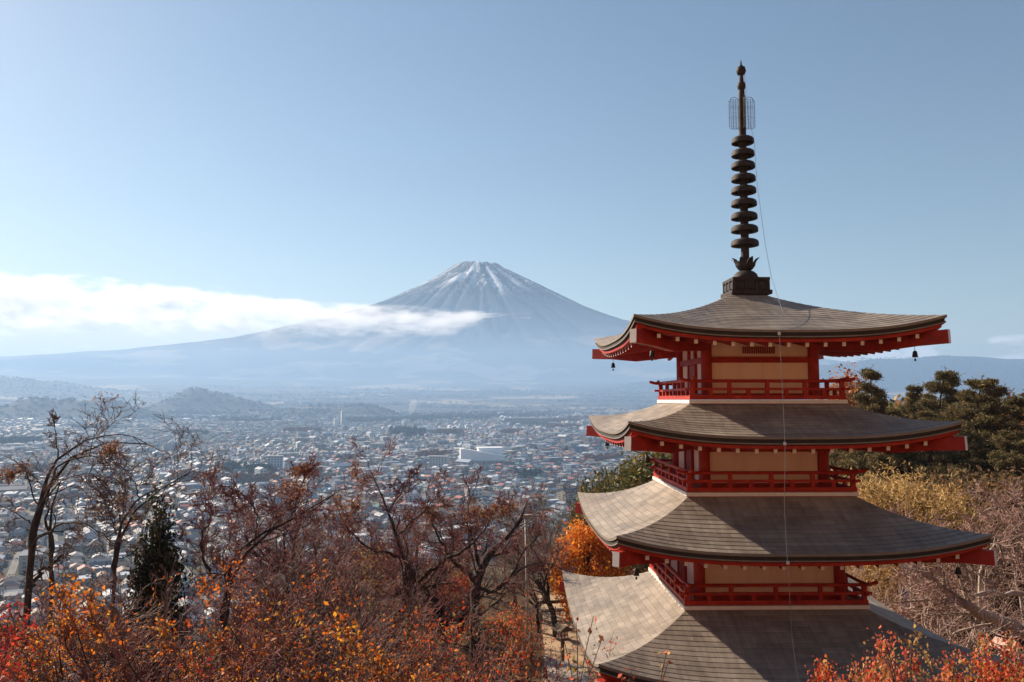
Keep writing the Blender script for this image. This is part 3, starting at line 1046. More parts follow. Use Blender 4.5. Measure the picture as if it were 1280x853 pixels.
big = {}
def landmark(name, px, d, r):
    x, y, z = ground_at_px(px, d); big[name] = (x, y, z); CLEAR.append((x, y, r)); return x, y, z
landmark('hall', 606, 1450, 62)
landmark('long', 658, 3050, 110)
landmark('slab', 429, 2950, 50)
landmark('flats', 346, 1330, 26)
landmark('block', 550, 1390, 28)
landmark('gym', 592, 1010, 22)
landmark('school', 480, 1780, 40)
landmark('depot', 812, 1090, 60)
WOODS = [  # px, d, half width, half depth, height, kind
    (510, 2330, 52, 35, 26, 'cedar'), (562, 2380, 44, 40, 17, 'russet'), (545, 1560, 32, 26, 15, 'russet'), (598, 1600, 28, 26, 14, 'russet'),
    (640, 2480, 40, 30, 14, 'russet'), (705, 2750, 60, 40, 20, 'russet'), (700, 3350, 90, 50, 18, 'red'), (560, 3600, 190, 60, 20, 'mixed'), (470, 3400, 150, 70, 20, 'mixed'),
    (290, 1290, 24, 18, 17, 'cedar'), (330, 1260, 26, 18, 17, 'cedar'), (388, 1230, 20, 18, 18, 'cedar'), (235, 1180, 34, 22, 14, 'russet'), (310, 1150, 50, 26, 13, 'russet'),
    (20, 1900, 60, 40, 18, 'cedar'), (40, 1270, 40, 26, 13, 'russet'), (120, 2600, 70, 40, 16, 'mixed'), (380, 2500, 60, 40, 16, 'russet'), (240, 2300, 50, 40, 16, 'mixed'),
    (310, 3300, 140, 60, 18, 'mixed'), (830, 2600, 70, 50, 17, 'russet'), (770, 1950, 50, 40, 15, 'russet'), (760, 3700, 200, 70, 18, 'red'), (640, 4000, 260, 70, 18, 'mixed'),
    (180, 3500, 120, 60, 18, 'mixed'), (715, 1700, 26, 22, 12, 'cedar'), (752, 1500, 30, 25, 14, 'russet'), (660, 1240, 24, 18, 12, 'cedar'), (440, 1500, 26, 20, 12, 'russet'),
    (90, 950, 18, 14, 11, 'russet'), (170, 880, 14, 12, 10, 'russet'), (430, 4300, 220, 80, 20, 'mixed'), (260, 4100, 200, 60, 18, 'mixed'),
]
wood_pos = []
for (p, d, a, b, h, kd) in WOODS:
    x, y, z = ground_at_px(p, d); wood_pos.append((x, y, z))
    if d < 3300: CLEAR.append((x, y, max(a, b) * .9))

# street grid: blocks of lots, each quarter turned its own way
houses = []
def lay_houses():
    seen = set()
    for q in range(260):
        d0 = 520 + 4400 * rng.rand() ** 1.15
        th = R(rng.uniform(-35.5, 35.5))
        cx, cy_ = d0 * math.sin(th), d0 * math.cos(th)
        ang = R(24) * math.sin(cx / 700 + 1.2) + R(20) * math.sin(cy_ / 900) + R(rng.uniform(-5, 5))
        lays.append((cx, cy_, ang))
lays = []
lay_houses()
LX = np.array([[a, b] for a, b, _ in lays])
pts = []
cell = 13.6
for q, (cx, cy_, ang) in enumerate(lays):
    ca, sa = math.cos(ang), math.sin(ang)
    rad = 260
    for i in range(-20, 21):
        for j in range(-20, 21):
            if i % 6 == 0 or j % 4 == 0 and rng.rand() < .5: continue          # lanes
            u = i * cell + rng.uniform(-2, 2); v = j * cell * 1.08 + rng.uniform(-1.5, 1.5)
            if u * u + v * v > rad * rad: continue
            x, y = cx + u * ca - v * sa, cy_ + u * sa + v * ca
            pts.append((x, y, ang, q))
P = np.array([(p[0], p[1]) for p in pts])
# each point belongs to the nearest quarter only
own = np.zeros(len(P), int)
for s0 in range(0, len(P), 20000):
    d2 = ((P[s0:s0 + 20000, None, :] - LX[None]) ** 2).sum(-1)
    own[s0:s0 + 20000] = d2.argmin(1)
D = np.hypot(P[:, 0], P[:, 1])
keep = (own == np.array([p[3] for p in pts])) & (D > 470) & (D < 5200) & (np.abs(np.arctan2(P[:, 0], P[:, 1])) < R(35.5))
Zg = ground_z(P[:, 0], P[:, 1]); Zt = town_z(P[:, 0], P[:, 1])
keep &= Zg < Zt + 1.0
keep &= np.hypot(town_z(P[:, 0] + 6, P[:, 1]) - town_z(P[:, 0] - 6, P[:, 1]), town_z(P[:, 0], P[:, 1] + 6) - town_z(P[:, 0], P[:, 1] - 6)) < 12 * .09      # none on the wooded hills
dens = np.interp(D, [500, 2600, 3600, 5200], [.90, .82, .5, .10]) * np.where(fbm(P[:, 0] / 340, P[:, 1] / 340, 3) > .40, 1, .45)
keep &= rng.rand(len(P)) < dens
U_, V_ = to_px(P[:, 0], P[:, 1], Zg)
sk = np.interp(U_, SKYLINE_X, SKYLINE_Y)
keep &= (V_ < sk + 45) & (U_ > -45) & (U_ < 1325)
idx = np.where(keep)[0]
for i in idx:
    x, y = P[i]
    if blocked(x, y): continue
    bigb = rng.rand() < (.035 if D[i] < 1200 else .06)
    st = pick([('gable', .58), ('hip', .27), ('flat', .15)])
    w, l = rng.uniform(6.6, 9.2), rng.uniform(8.6, 13.2)
    hh = rng.choice([2.8, 4.8, 5.2, 5.6], p=[.28, .27, .27, .18])
    if bigb:
        st = pick([('flat', .6), ('gable', .4)])
        w, l = rng.uniform(11, 17), rng.uniform(20, 38); hh = rng.uniform(6, 13)
    rc = pick([('pale metal', .6), ('grey', .3), ('slate blue', .1)]) if (bigb or st == 'flat') else pick(ROOF_P)
    houses.append(dict(x=x, y=y, z=Zg[i], a=pts[i][2] + (math.pi / 2 if rng.rand() < .4 else 0) + R(rng.uniform(-4, 4)), w=w, l=l, h=hh, st=st, rc=rc, wc=pick(WALL_P),
                       d=D[i], px=U_[i], py=V_[i], sk=sk[i], big=bigb, shade=rng.randint(3), pitch=rng.uniform(.38, .56)))

def house_geo(h):
    """Verts and quads of body and roof in the house's own frame (quads with a doubled corner stand for triangles)."""
    w, l, H = h['w'] / 2, h['l'] / 2, h['h']
    b = [(-w, -l, -2), (w, -l, -2), (w, l, -2), (-w, l, -2), (-w, -l, H), (w, -l, H), (w, l, H), (-w, l, H)]
    bf = [(0, 1, 5, 4), (1, 2, 6, 5), (2, 3, 7, 6), (3, 0, 4, 7)]
    o = .55
    if h['st'] == 'flat':
        o = .12
        rv = [(-w - o, -l - o, H + .003), (w + o, -l - o, H + .003), (w + o, l + o, H + .003), (-w - o, l + o, H + .003), (-w - o, -l - o, H + .5), (w + o, -l - o, H + .5), (w + o, l + o, H + .5), (-w - o, l + o, H + .5)]
        rf = [(4, 5, 6, 7), (0, 1, 5, 4), (1, 2, 6, 5), (2, 3, 7, 6), (3, 0, 4, 7), (0, 3, 2, 1)]
        return b, bf, rv, rf
    rise = (w + o) * h['pitch']
    e = H - o * h['pitch'] + .02
    if h['st'] == 'gable':
        k = l + o
        b = b + [(0, -l, H + w * h['pitch'] - .05), (0, l, H + w * h['pitch'] - .05)]
        bf = bf + [(4, 5, 8, 8), (6, 7, 9, 9)]
    else:
        k = max(.6, l + o - (w + o) * .95)
    t = .16
    rv = [(-w - o, -l - o, e), (w + o, -l - o, e), (w + o, l + o, e), (-w - o, l + o, e), (0, -k, e + rise), (0, k, e + rise),
          (-w - o, -l - o, e + t), (w + o, -l - o, e + t), (w + o, l + o, e + t), (-w - o, l + o, e + t), (0, -k, e + rise + t), (0, k, e + rise + t)]
    rf = [(7, 8, 11, 10), (9, 6, 10, 11), (6, 7, 10, 10), (8, 9, 11, 11), (0, 1, 7, 6), (1, 2, 8, 7), (2, 3, 9, 8), (3, 0, 6, 9), (0, 4, 5, 3), (1, 2, 5, 4)]
    if h['st'] == 'gable':
        rf[2] = (6, 10, 4, 0); rf[3] = (8, 11, 5, 2); rf[4] = (7, 1, 4, 10); rf[6] = (9, 3, 5, 11)
    return b, bf, rv, rf

def clean_faces(fc):
    return [tuple(dict.fromkeys(f)) for f in fc]

# the nearest three hundred that show are houses of their own
vis = [h for h in houses if h['py'] < h['sk'] + 6]
vis.sort(key=lambda h: h['d'] / (math.sqrt(h['w'] * h['l']) / 9) ** .5)
near = vis[:292]
ids = set(id(h) for h in near)
far = [h for h in houses if id(h) not in ids]
RM = {}
for n, cs in ROOFS.items():
    for i, c in enumerate(cs):
        RM[n, i] = noise_mat('roof_' + n.replace(' ', '_'), [tuple(v * .82 for v in c), tuple(min(1, v * 1.12) for v in c)], .6, .65, spec=.2, stretch=(1, .3, 1))
WM = {n: noise_mat('wall_' + n.replace(' ', '_'), [tuple(v * .9 for v in c), c], .35, .85) for n, c in WALLS.items()}
M_GLASS = noise_mat('window_glass', [(.03, .04, .05), (.06, .075, .09)], .8, .15, spec=.6)
M_CHIM = noise_mat('concrete', [(.28, .28, .27), (.38, .37, .36)], 1.2, .85)

def where(h):
    """Where it stands, by what can be found next to it in the picture."""
    x, y = h['px'], h['py']
    for lim, s in ((42, 'left of tall bare tree'), (90, 'behind tall bare tree'), (165, 'left of evergreen'), (245, 'behind evergreen'), (330, 'right of evergreen'),
                   (430, 'above forked cherry'), (540, 'above thicket'), (640, 'below white hall'), (720, 'above lamp pole'), (9999, 'near pagoda')):
        if x < lim: break
    y = h['sk'] - y
    r = 'first rows ' if y < 14 else 'second rows ' if y < 34 else 'middle rows ' if y < 60 else 'back rows '
    return r + s
from collections import defaultdict
by_label = defaultdict(list)
rng2 = random.Random(5)
for n_, h in enumerate(near):
    kind = {'gable': 'gabled', 'hip': 'hip-roofed', 'flat': 'flat-roofed'}[h['st']]
    size = 'big' if h['big'] else ('low' if h['h'] < 4 else 'two-storey')
    lab = '%s %s %s house, %s roof, %s' % (size, h['wc'].replace(' ', '-'), kind, h['rc'].replace(' ', '-'), where(h))
    by_label[lab].append(h)
    b, bf, rv, rf = house_geo(h)
    r = empty('house', (h['x'], h['y'], h['z']), h['a'])
    h['root'] = r; h['label'] = lab
    tag(r, lab, 'house')
    mb = MB(); mb.add(b, clean_faces(bf)); wall = mb.build('wall', WM[h['wc']], r)
    mb = MB(); mb.add(rv, clean_faces(rf))
    if h['st'] == 'flat':
        mb.box((h['w'] * .2, h['l'] * .2, h['h'] + .95), (1.6, 2.2, .9))
    roof = mb.build('roof', RM[h['rc'], h['shade']], r)
    if n_ < 170:
        # windows on the two sides that face the hill, big enough to see
        floors = max(1, int(h['h'] // 2.7))
        for (nx, ny) in ((0, -1), (1, 0), (-1, 0), (0, 1)):
            wx = nx * math.cos(h['a']) - ny * math.sin(h['a']); wy = nx * math.sin(h['a']) + ny * math.cos(h['a'])
            if wx * -h['x'] + wy * -h['y'] < .3 * h['d']: continue
            L = h['w'] if ny else h['l']
            nw = 2 if L < 11 else 3
            if h['big']: nw = min(6, int(L / 5))
            for f in range(min(floors, 4)):
                for q in range(nw):
                    s = (q + .5) / nw * L - L / 2 + rng2.uniform(-.4, .4)
                    ww, hh = rng2.choice([(1.8, 1.2), (2.4, 1.9), (1.2, 1.0)])
                    zc = 1.5 + f * 2.75
                    if zc + hh / 2 > h['h'] - .3: continue
                    mb = MB()
                    if ny: mb.box((s, ny * (h['l'] / 2 + .012), zc), (ww, .06, hh))
                    else: mb.box((nx * (h['w'] / 2 + .012), s, zc), (.06, ww, hh))
                    mb.build('window', M_GLASS, r)
        if h['st'] != 'flat' and rng2.random() < .25:
            mb = MB(); mb.tube([(h['w'] * .2, h['l'] * .2, h['h']), (h['w'] * .2, h['l'] * .2, h['h'] + h['w'] * .35 + 1.6)], .04, 5)
            for q in range(4):
                zc = h['h'] + h['w'] * .35 + .9 + q * .18
                mb.box((h['w'] * .2, h['l'] * .2, zc), (1.0 - q * .15, .03, .03))
            mb.build('roof_aerial', M_CHIM, r)
for lab, hs in by_label.items():
    if len(hs) > 1:
        for h in hs: h['root']['group'] = 'houses: ' + lab[:100]
    else:
        hs[0]['root']['group'] = 'houses of the nearest streets'

# everything further off reads as one mass of roofs
V, Fq, Cc, n0 = [], [], [], 0
for h in far:
    b, bf, rv, rf = house_geo(h)
    ca, sa = math.cos(h['a']), math.sin(h['a'])
    A3 = np.array(b + rv)
    W = np.empty_like(A3)
    W[:, 0] = h['x'] + A3[:, 0] * ca - A3[:, 1] * sa; W[:, 1] = h['y'] + A3[:, 0] * sa + A3[:, 1] * ca; W[:, 2] = h['z'] + A3[:, 2]
    V.append(W)
    nb = len(b)
    fc = [f for f in bf] + [tuple(i + nb for i in f) for f in rf]
    wc = np.array(WALLS[h['wc']]); rc = np.array(ROOFS[h['rc']][h['shade']])
    jit = rng.uniform(.85, 1.15)
    Cc += [wc * jit] * len(bf) + [rc * jit] * len(rf)
    Fq += [tuple(i + n0 for i in f) for f in fc]
    n0 += len(A3)
    # a dark strip of windows per storey, as thin boxes' fronts
    for f in range(min(4, int(h['h'] // 2.6))):
        if h['d'] > 2600: break
        zc = 1.5 + f * 2.7
        for (nx, ny) in ((0, -1), (1, 0), (-1, 0), (0, 1)):
            wx = nx * ca - ny * sa; wy = nx * sa + ny * ca
            if wx * -h['x'] + wy * -h['y'] < .3 * h['d']: continue
            L = h['w'] if ny else h['l']
            off = (h['l'] if ny else h['w']) / 2 + .03
            for s in (-.24, .22):
                ww = L * .13
                if ny: q4 = [(s * L - ww, ny * off, zc - .6), (s * L + ww, ny * off, zc - .6), (s * L + ww, ny * off, zc + .6), (s * L - ww, ny * off, zc + .6)]
                else: q4 = [(nx * off, s * L - ww, zc - .6), (nx * off, s * L + ww, zc - .6), (nx * off, s * L + ww, zc + .6), (nx * off, s * L - ww, zc + .6)]
                A3 = np.array(q4); W = np.empty_like(A3)
                W[:, 0] = h['x'] + A3[:, 0] * ca - A3[:, 1] * sa; W[:, 1] = h['y'] + A3[:, 0] * sa + A3[:, 1] * ca; W[:, 2] = h['z'] + A3[:, 2]
                V.append(W); Fq.append((n0, n0 + 1, n0 + 2, n0 + 3)); n0 += 4
                Cc.append(np.array((.05, .06, .07)))
Vn = np.concatenate(V)
me = bpy.data.meshes.new('distant_houses')
me.from_pydata(Vn.tolist(), [], clean_faces(Fq))
M_TOWN = tint_mat('town_paint', .65, .2)
me.materials.append(M_TOWN)
a_ = me.attributes.new('tint', 'FLOAT_COLOR', 'FACE')
c4 = np.ones((len(Cc), 4), np.float32); c4[:, :3] = np.array(Cc)
a_.data.foreach_set('color', c4.ravel())
tag(link_mesh('distant_houses', me), 'thousands of small houses spread over the valley floor up to the volcano', 'houses', kind='stuff')

# ---- streets
def streets():
    V, Fc, n = [], [], 0
    for (cx, cy_, ang) in lays:
        if math.hypot(cx, cy_) > 2600: continue
        ca, sa = math.cos(ang), math.sin(ang)
        for i in (-18, -12, -6, 0, 6, 12, 18):
            u = i * cell
            for j in range(-8, 8):
                v0, v1 = j * 30.0, j * 30.0 + 30.4
                if u * u + v1 * v1 > 240 ** 2: continue
                mx, my = cx + u * ca - (v0 + 15) * sa, cy_ + u * sa + (v0 + 15) * ca
                if math.hypot(mx, my) < 430 or ((LX - [mx, my]) ** 2).sum(1).argmin() != lays.index((cx, cy_, ang)): continue
                q = []
                for (uu, vv) in ((u - 2.6, v0), (u + 2.6, v0), (u + 2.6, v1), (u - 2.6, v1)):
                    q.append((cx + uu * ca - vv * sa, cy_ + uu * sa + vv * ca))
                q = np.array(q)
                zz = ground_z(q[:, 0], q[:, 1])
                if (zz > town_z(q[:, 0], q[:, 1]) + .5).any(): continue
                V += [(a, b, c + .35) for (a, b), c in zip(q, zz)]; Fc.append((n, n + 1, n + 2, n + 3)); n += 4
    me = bpy.data.meshes.new('street'); me.from_pydata(V, [], Fc)
    me.materials.append(noise_mat('street_asphalt', [(.10, .10, .10), (.17, .165, .16)], .05, .9))
    tag(link_mesh('street', me), kind='structure')
streets()

# ---- single large buildings
def blockwin(root, w, l, h, fl, n, sides, mat=M_GLASS):
    for (nx, ny) in sides:
        L = w if ny else l
        for f in range(fl):
            zc = (f + .55) * h / fl
            for q in range(n):
                s = (q + .5) / n * L - L / 2
                mb = MB()
                if ny: mb.box((s, ny * (l / 2 + .02), zc), (L / n * .62, .1, h / fl * .45))
                else: mb.box((nx * (w / 2 + .02), s, zc), (.1, L / n * .62, h / fl * .45))
                mb.build('window', mat, root)
# long white hall whose roof line steps down to the right
x, y, z = big['hall']
r = empty('assembly_hall', (x, y, z), R(8))
tag(r, 'long white hall with a sloping parapet standing out above the town roofs', 'hall')
mb = MB()
prof = [(-36, 0), (36, 0), (36, 15), (24, 16.2), (-36, 27)]
n = len(prof)
M_HALL = noise_mat('white_hall_paint', [(.78, .79, .80), (.86, .87, .88)], .05, .6)
mb.add([(a, -9, b) for a, b in prof] + [(a, 9, b) for a, b in prof], [tuple(range(n))] + [tuple(range(2 * n - 1, n - 1, -1))] + [(i, i + n, (i + 1) % n + n, (i + 1) % n) for i in range(n)])
mb.build('wall', M_HALL, r)
mb = MB(); mb.box((-40, 6, 13.5), (7.9, 24, 27)); mb.build('stair_tower', M_HALL, r)
mb = MB(); mb.box((12, 27, 13), (44, 34, 26)); mb.box((12, 27, 27), (46, 36, 1.9)); mb.build('rear_wing', M_HALL, r)
mb = MB(); mb.box((2, -9.6, 3), (70, 1.1, 6)); mb.build('entrance_canopy', M_CHIM, r)
for q in range(9):
    mb = MB(); mb.box((-28 + q * 7, -10.2, 2.6), (4.4, .1, 2.6)); mb.build('window', M_GLASS, r)
x, y, z = big['long']
r = empty('shopping_centre', (x, y, z), R(-3))
tag(r, 'very long low brown building far out near the edge of the town', 'building')
mb = MB(); mb.box((0, 0, 13), (165, 60, 26)); mb.build('wall', noise_mat('brown_cladding', [(.2, .15, .12), (.28, .21, .17)], .05, .85), r)
mb = MB(); mb.box((0, 0, 27), (167, 62, 1.9)); mb.build('roof', WM['grey'], r)
for q in range(14):
    mb = MB(); mb.box((-75 + q * 11.5, -30.1, 9), (5, .3, 5)); mb.build('window', M_GLASS, r)
x, y, z = big['slab']
r = empty('tower_block', (x, y, z), R(20))
tag(r, 'slim white tower block rising above the far roofs', 'tower block')
mb = MB(); mb.box((0, 0, 27), (13, 22, 54)); mb.build('wall', WM['white'], r); mb = MB(); mb.box((0, 0, 55.6), (7, 9, 3)); mb.build('lift_room', WM['white'], r)
blockwin(r, 13, 22, 54, 9, 3, ((0, -1),))
mb = MB(); mb.box((-24, 0, 14), (16, 22, 28)); mb.build('annexe', WM['white'], r)
x, y, z = big['flats']
r = empty('apartment_block', (x, y, z), R(12))
tag(r, 'pale blue-white apartment block beside the dark cedars', 'apartment block')
mb = MB(); mb.box((0, 0, 11), (24, 12, 22)); mb.build('wall', WM['pale blue'], r); mb = MB(); mb.box((0, 0, 22.6), (25, 13, 1)); mb.build('roof', M_CHIM, r)
blockwin(r, 24, 12, 22, 6, 5, ((0, -1),))
x, y, z = big['block']
r = empty('office_block', (x, y, z), R(-14))
tag(r, 'white office block left of the long white hall', 'office block')
mb = MB(); mb.box((0, 0, 9), (32, 16, 18)); mb.build('wall', WM['white'], r); mb = MB(); mb.box((0, 0, 18.6), (33, 17, 1)); mb.build('roof', M_CHIM, r)
blockwin(r, 32, 16, 18, 5, 6, ((0, -1),))
x, y, z = big['gym']
r = empty('gymnasium', (x, y, z), R(18))
tag(r, 'white flat-roofed building with one window row below the long white hall', 'building')
mb = MB(); mb.box((0, 0, 5), (19, 15, 10)); mb.build('wall', WM['white'], r); mb = MB(); mb.box((0, 0, 10.4), (20, 16, .7)); mb.build('roof', RM['pale metal', 1], r)
blockwin(r, 19, 15, 10, 2, 4, ((0, -1),))
x, y, z = big['school']
r = empty('school', (x, y, z), R(-8))
tag(r, 'long pale school with rows of windows in front of the russet woods', 'school')
mb = MB(); mb.box((0, 0, 6), (62, 13, 12)); mb.build('wall', WM['cream'], r); mb = MB(); mb.box((0, 0, 12.5), (63, 14, .9)); mb.build('roof', M_CHIM, r)
blockwin(r, 62, 13, 12, 3, 9, ((0, -1),))
x, y, z = big['depot']
r = empty('depot', (x, y, z), R(4))
tag(r, 'long flat cream-roofed depot just left of the third pagoda roof', 'building')
mb = MB(); mb.box((0, 0, 4), (96, 26, 8)); mb.build('wall', WM['cream'], r); mb = MB(); mb.box((0, 0, 8.5), (98, 28, .9)); mb.build('roof', noise_mat('cream_roof', [(.6, .53, .42), (.72, .64, .52)], .1, .7), r)
for q in range(8):
    mb = MB(); mb.box((-42 + q * 12, -13.1, 3), (6, .2, 4)); mb.build('shutter', M_GLASS, r)

# ---- town greenery: clumps of leaf-sized faces
def blob_cloud(centres, sizes, cols, per, rs, leaf=1.6):
    """Many small tilted faces filling an ellipsoid round each centre."""
    n = len(centres) * per
    c = np.repeat(np.asarray(centres, float), per, 0); s = np.repeat(np.asarray(sizes, float), per, 0)
    d = rs.normal(size=(n, 3)); d /= np.linalg.norm(d, axis=1)[:, None]
    rr = rs.rand(n)[:, None] ** .4
    p = c + d * rr * s
    a = rs.normal(size=(n, 3)); a /= np.linalg.norm(a, axis=1)[:, None]
    b = np.cross(a, rs.normal(size=(n, 3))); b /= np.linalg.norm(b, axis=1)[:, None]
    k = leaf * rs.uniform(.6, 1.3, n)[:, None]
    V = np.stack([p - a * k, p + b * k * .7, p + a * k, p - b * k * .7], 1).reshape(-1, 3)
    F4 = np.arange(n * 4).reshape(n, 4)
    cc = np.repeat(np.asarray(cols, float), per, 0) * rs.uniform(.7, 1.3, n)[:, None]
    return V, F4, cc
LEAF_COL = {'cedar': [(.009, .016, .013), (.012, .02, .014), (.016, .024, .017)], 'russet': [(.20, .07, .03), (.16, .07, .035), (.24, .09, .035), (.12, .08, .04)],
            'red': [(.26, .07, .045), (.22, .09, .05), (.12, .08, .05)], 'mixed': [(.03, .038, .022), (.07, .045, .026), (.022, .032, .02), (.09, .052, .03)]}
M_FARLEAF = tint_mat('far_leaves', .95, .05)
wrs = np.random.RandomState(3)
names = {'cedar': 'dark cedar wood', 'russet': 'russet autumn grove', 'red': 'reddish autumn wood', 'mixed': 'mixed brown and green wood'}
for (p, d, a, b, h, kd), (x, y, z) in zip(WOODS, wood_pos):
    n = int(max(14, min(150, a * b / 22)))
    q = wrs.uniform(-1, 1, (n * 2, 2)); q = q[(q ** 2).sum(1) < 1][:n]
    cx = x + q[:, 0] * a; cyy = y + q[:, 1] * b
    hh = h * wrs.uniform(.7, 1.1, len(q))
    cen = np.stack([cx, cyy, ground_z(cx, cyy) + hh * .5], 1)
    wd_ = np.maximum(4.0, hh * (.28 if kd == 'cedar' else .42))
    siz = np.stack([wd_, wd_, hh * .52], 1)
    col = np.array([LEAF_COL[kd][wrs.randint(len(LEAF_COL[kd]))] for _ in q])
    V, F4, cc = blob_cloud(cen, siz, col, 90, wrs, 1.7)
    o = link_mesh('distant_wood', np_mesh('distant_wood', V, F4, [M_FARLEAF], cols=cc))
    tag(o, '%s among the town roofs' % names[kd], 'wood', 'woods among the town roofs: ' + kd, kind='stuff')
# garden trees between the houses
n = 9000
hs = [houses[i] for i in wrs.choice(len(houses), min(n, len(houses)), replace=False)]
cen, siz, col = [], [], []
for h in hs:
    aa = wrs.uniform(0, 6.28); rr = wrs.uniform(8, 13)
    hh = wrs.uniform(3, 9)
    cen.append((h['x'] + rr * math.cos(aa), h['y'] + rr * math.sin(aa), h['z'] + hh * .5))
    siz.append((hh * .4, hh * .4, hh * .55))
    kd = ['cedar', 'russet', 'mixed', 'mixed'][wrs.randint(4)]
    col.append(LEAF_COL[kd][wrs.randint(len(LEAF_COL[kd]))])
V, F4, cc = blob_cloud(cen, siz, col, 34, wrs, .95)
tag(link_mesh('garden_greenery', np_mesh('garden_greenery', V, F4, [M_FARLEAF], cols=cc)), 'small garden trees scattered between the town houses', 'greenery', kind='stuff')
# the forest belt where the plain rises beyond the town, and on the little hills
n = 9000
dd = wrs.uniform(3300, 9000, n * 3); th = wrs.uniform(-R(36), R(36), n * 3)
xx, yy = dd * np.sin(th), dd * np.cos(th)
e = 8.0
slope = np.hypot(town_z(xx + e, yy) - town_z(xx - e, yy), town_z(xx, yy + e) - town_z(xx, yy - e)) / (2 * e)
pr = np.clip((fbm(xx / 500 + 8, yy / 260 + 2, 4) - .47) * 6, 0, 1) * np.interp(dd, [3300, 4300, 9000], [.35, 1, .6]) + np.clip((slope - .12) * 8, 0, 1)
k = np.where(wrs.rand(len(xx)) < pr)[0][:n]
xx, yy = xx[k], yy[k]
hh = np.where(slope[k] > .11, wrs.uniform(6, 9, len(k)), wrs.uniform(9, 18, len(k)))
cen = np.stack([xx, yy, ground_z(xx, yy) + hh * .35], 1)
siz = np.stack([hh * 1.3, hh * 1.0, hh * .55], 1)
onhill = (slope[k] > .11)
col = np.array([(LEAF_COL['cedar'][wrs.randint(3)] if q else LEAF_COL['mixed'][wrs.randint(4)]) for q in onhill])
V, F4, cc = blob_cloud(cen, siz, col, 40, wrs, 3.0)
tag(link_mesh('distant_forest', np_mesh('distant_forest', V, F4, [M_FARLEAF], cols=cc)), 'brown and green forest belt between the town and the volcano', 'forest', kind='stuff')

# ---- a thread of chimney smoke far out
def smoke():
    x, y, z = ground_at_px(512, 4000)
    mb = MB()
    for i, (dx, zz, r) in enumerate(((0, 4, 5), (4, 14, 8), (9, 26, 12), (12, 40, 17), (16, 56, 21), (20, 70, 20))):
        n = 12
        mb.lathe([(r * math.sin(math.pi * q / 8) * (1 + .12 * math.sin(q * 3 + i)), -r * math.cos(math.pi * q / 8)) for q in range(9)], n, (x + dx, y, z + zz))
    m = bpy.data.materials.new('smoke'); m.use_nodes = True
    t = m.node_tree; t.nodes.clear()
    v = N(t, 'ShaderNodeVolumePrincipled'); o = N(t, 'ShaderNodeOutputMaterial')
    v.inputs['Color'].default_value = (.95, .93, .92, 1); v.inputs['Density'].default_value = .012
    t.links.new(v.outputs[0], o.inputs['Volume'])
    m.cycles.homogeneous_volume = True
    tag(mb.build('smoke', m), 'thin white smoke rising at the far edge of the town', 'smoke', kind='stuff')
smoke()

# ================================================================== trees and plants
def nrm(a):
    return a / np.maximum(np.linalg.norm(a, axis=-1, keepdims=True), 1e-9)

def ribbons(P, Rr, ns):
    """Tubes round many polylines at once: P (n,K,3), Rr (n,K)."""
    n, K, _ = P.shape
    T = np.empty_like(P)
    T[:, 1:-1] = P[:, 2:] - P[:, :-2]; T[:, 0] = P[:, 1] - P[:, 0]; T[:, -1] = P[:, -1] - P[:, -2]
    T = nrm(T)
    ref = np.where(np.abs(T[:, :1, 2:3]) > .8, np.array([[[1., 0, 0]]]), np.array([[[0, 0, 1.]]]))
    s = nrm(np.cross(T, np.broadcast_to(ref, T.shape))); u = np.cross(T, s)
    a = np.arange(ns) * 2 * math.pi / ns
    V = P[:, :, None] + (s[:, :, None] * np.cos(a)[None, None, :, None] + u[:, :, None] * np.sin(a)[None, None, :, None]) * Rr[:, :, None, None]
    i = np.arange(n * K * ns).reshape(n, K, ns)
    j = np.roll(i, -1, 2)
    Fq = np.stack([i[:, :-1], j[:, :-1], j[:, 1:], i[:, 1:]], -1).reshape(-1, 4)
    return V.reshape(-1, 3), Fq

def walk(o, d, L, k, rs, wob=.25, trop=(0, 0, .1)):
    """Crooked polylines of k steps from origins o along d."""
    n = len(o)
    P = np.empty((n, k + 1, 3)); P[:, 0] = o
    d = nrm(d); trop = np.asarray(trop, float)
    for i in range(k):
        d = nrm(d + rs.normal(size=(n, 3)) * wob + trop)
        P[:, i + 1] = P[:, i] + d * (L / k)[:, None]
    return P

def sprout(P, Rr, m, ratio, ang, k, rs, wob=.25, trop=(0, 0, .1), t0=.25, thin=.55, rmin=.004, along=1.2):
    """m children on every polyline."""
    n, K, _ = P.shape
    t = t0 + (1 - t0) * rs.rand(n, m) ** (1 / along)
    t[:, 0] = 1.0
    f = t * (K - 1); i = np.minimum(f.astype(int), K - 2); w = (f - i)[..., None]
    r_ = np.arange(n)[:, None]
    o = P[r_, i] * (1 - w) + P[r_, i + 1] * w
    d = nrm(P[r_, i + 1] - P[r_, i])
    rad = Rr[r_, i] * (1 - w[..., 0]) + Rr[r_, i + 1] * w[..., 0]
    side = nrm(np.cross(d, rs.normal(size=d.shape)))
    aa = R(ang) * rs.uniform(.55, 1.25, (n, m))
    aa[:, 0] *= .5
    nd = d * np.cos(aa)[..., None] + side * np.sin(aa)[..., None]
    plen = np.linalg.norm(np.diff(P, axis=1), axis=2).sum(1)[:, None]
    L = plen * ratio * rs.uniform(.6, 1.25, (n, m)) * (1.15 - .45 * t)
    Q = walk(o.reshape(-1, 3), nd.reshape(-1, 3), L.ravel(), k, rs, wob, trop)
    r0 = np.maximum(rad * thin, rmin).ravel()
    RR = r0[:, None] * np.linspace(1, .45, k + 1)[None]
    return Q, np.maximum(RR, rmin * .6)

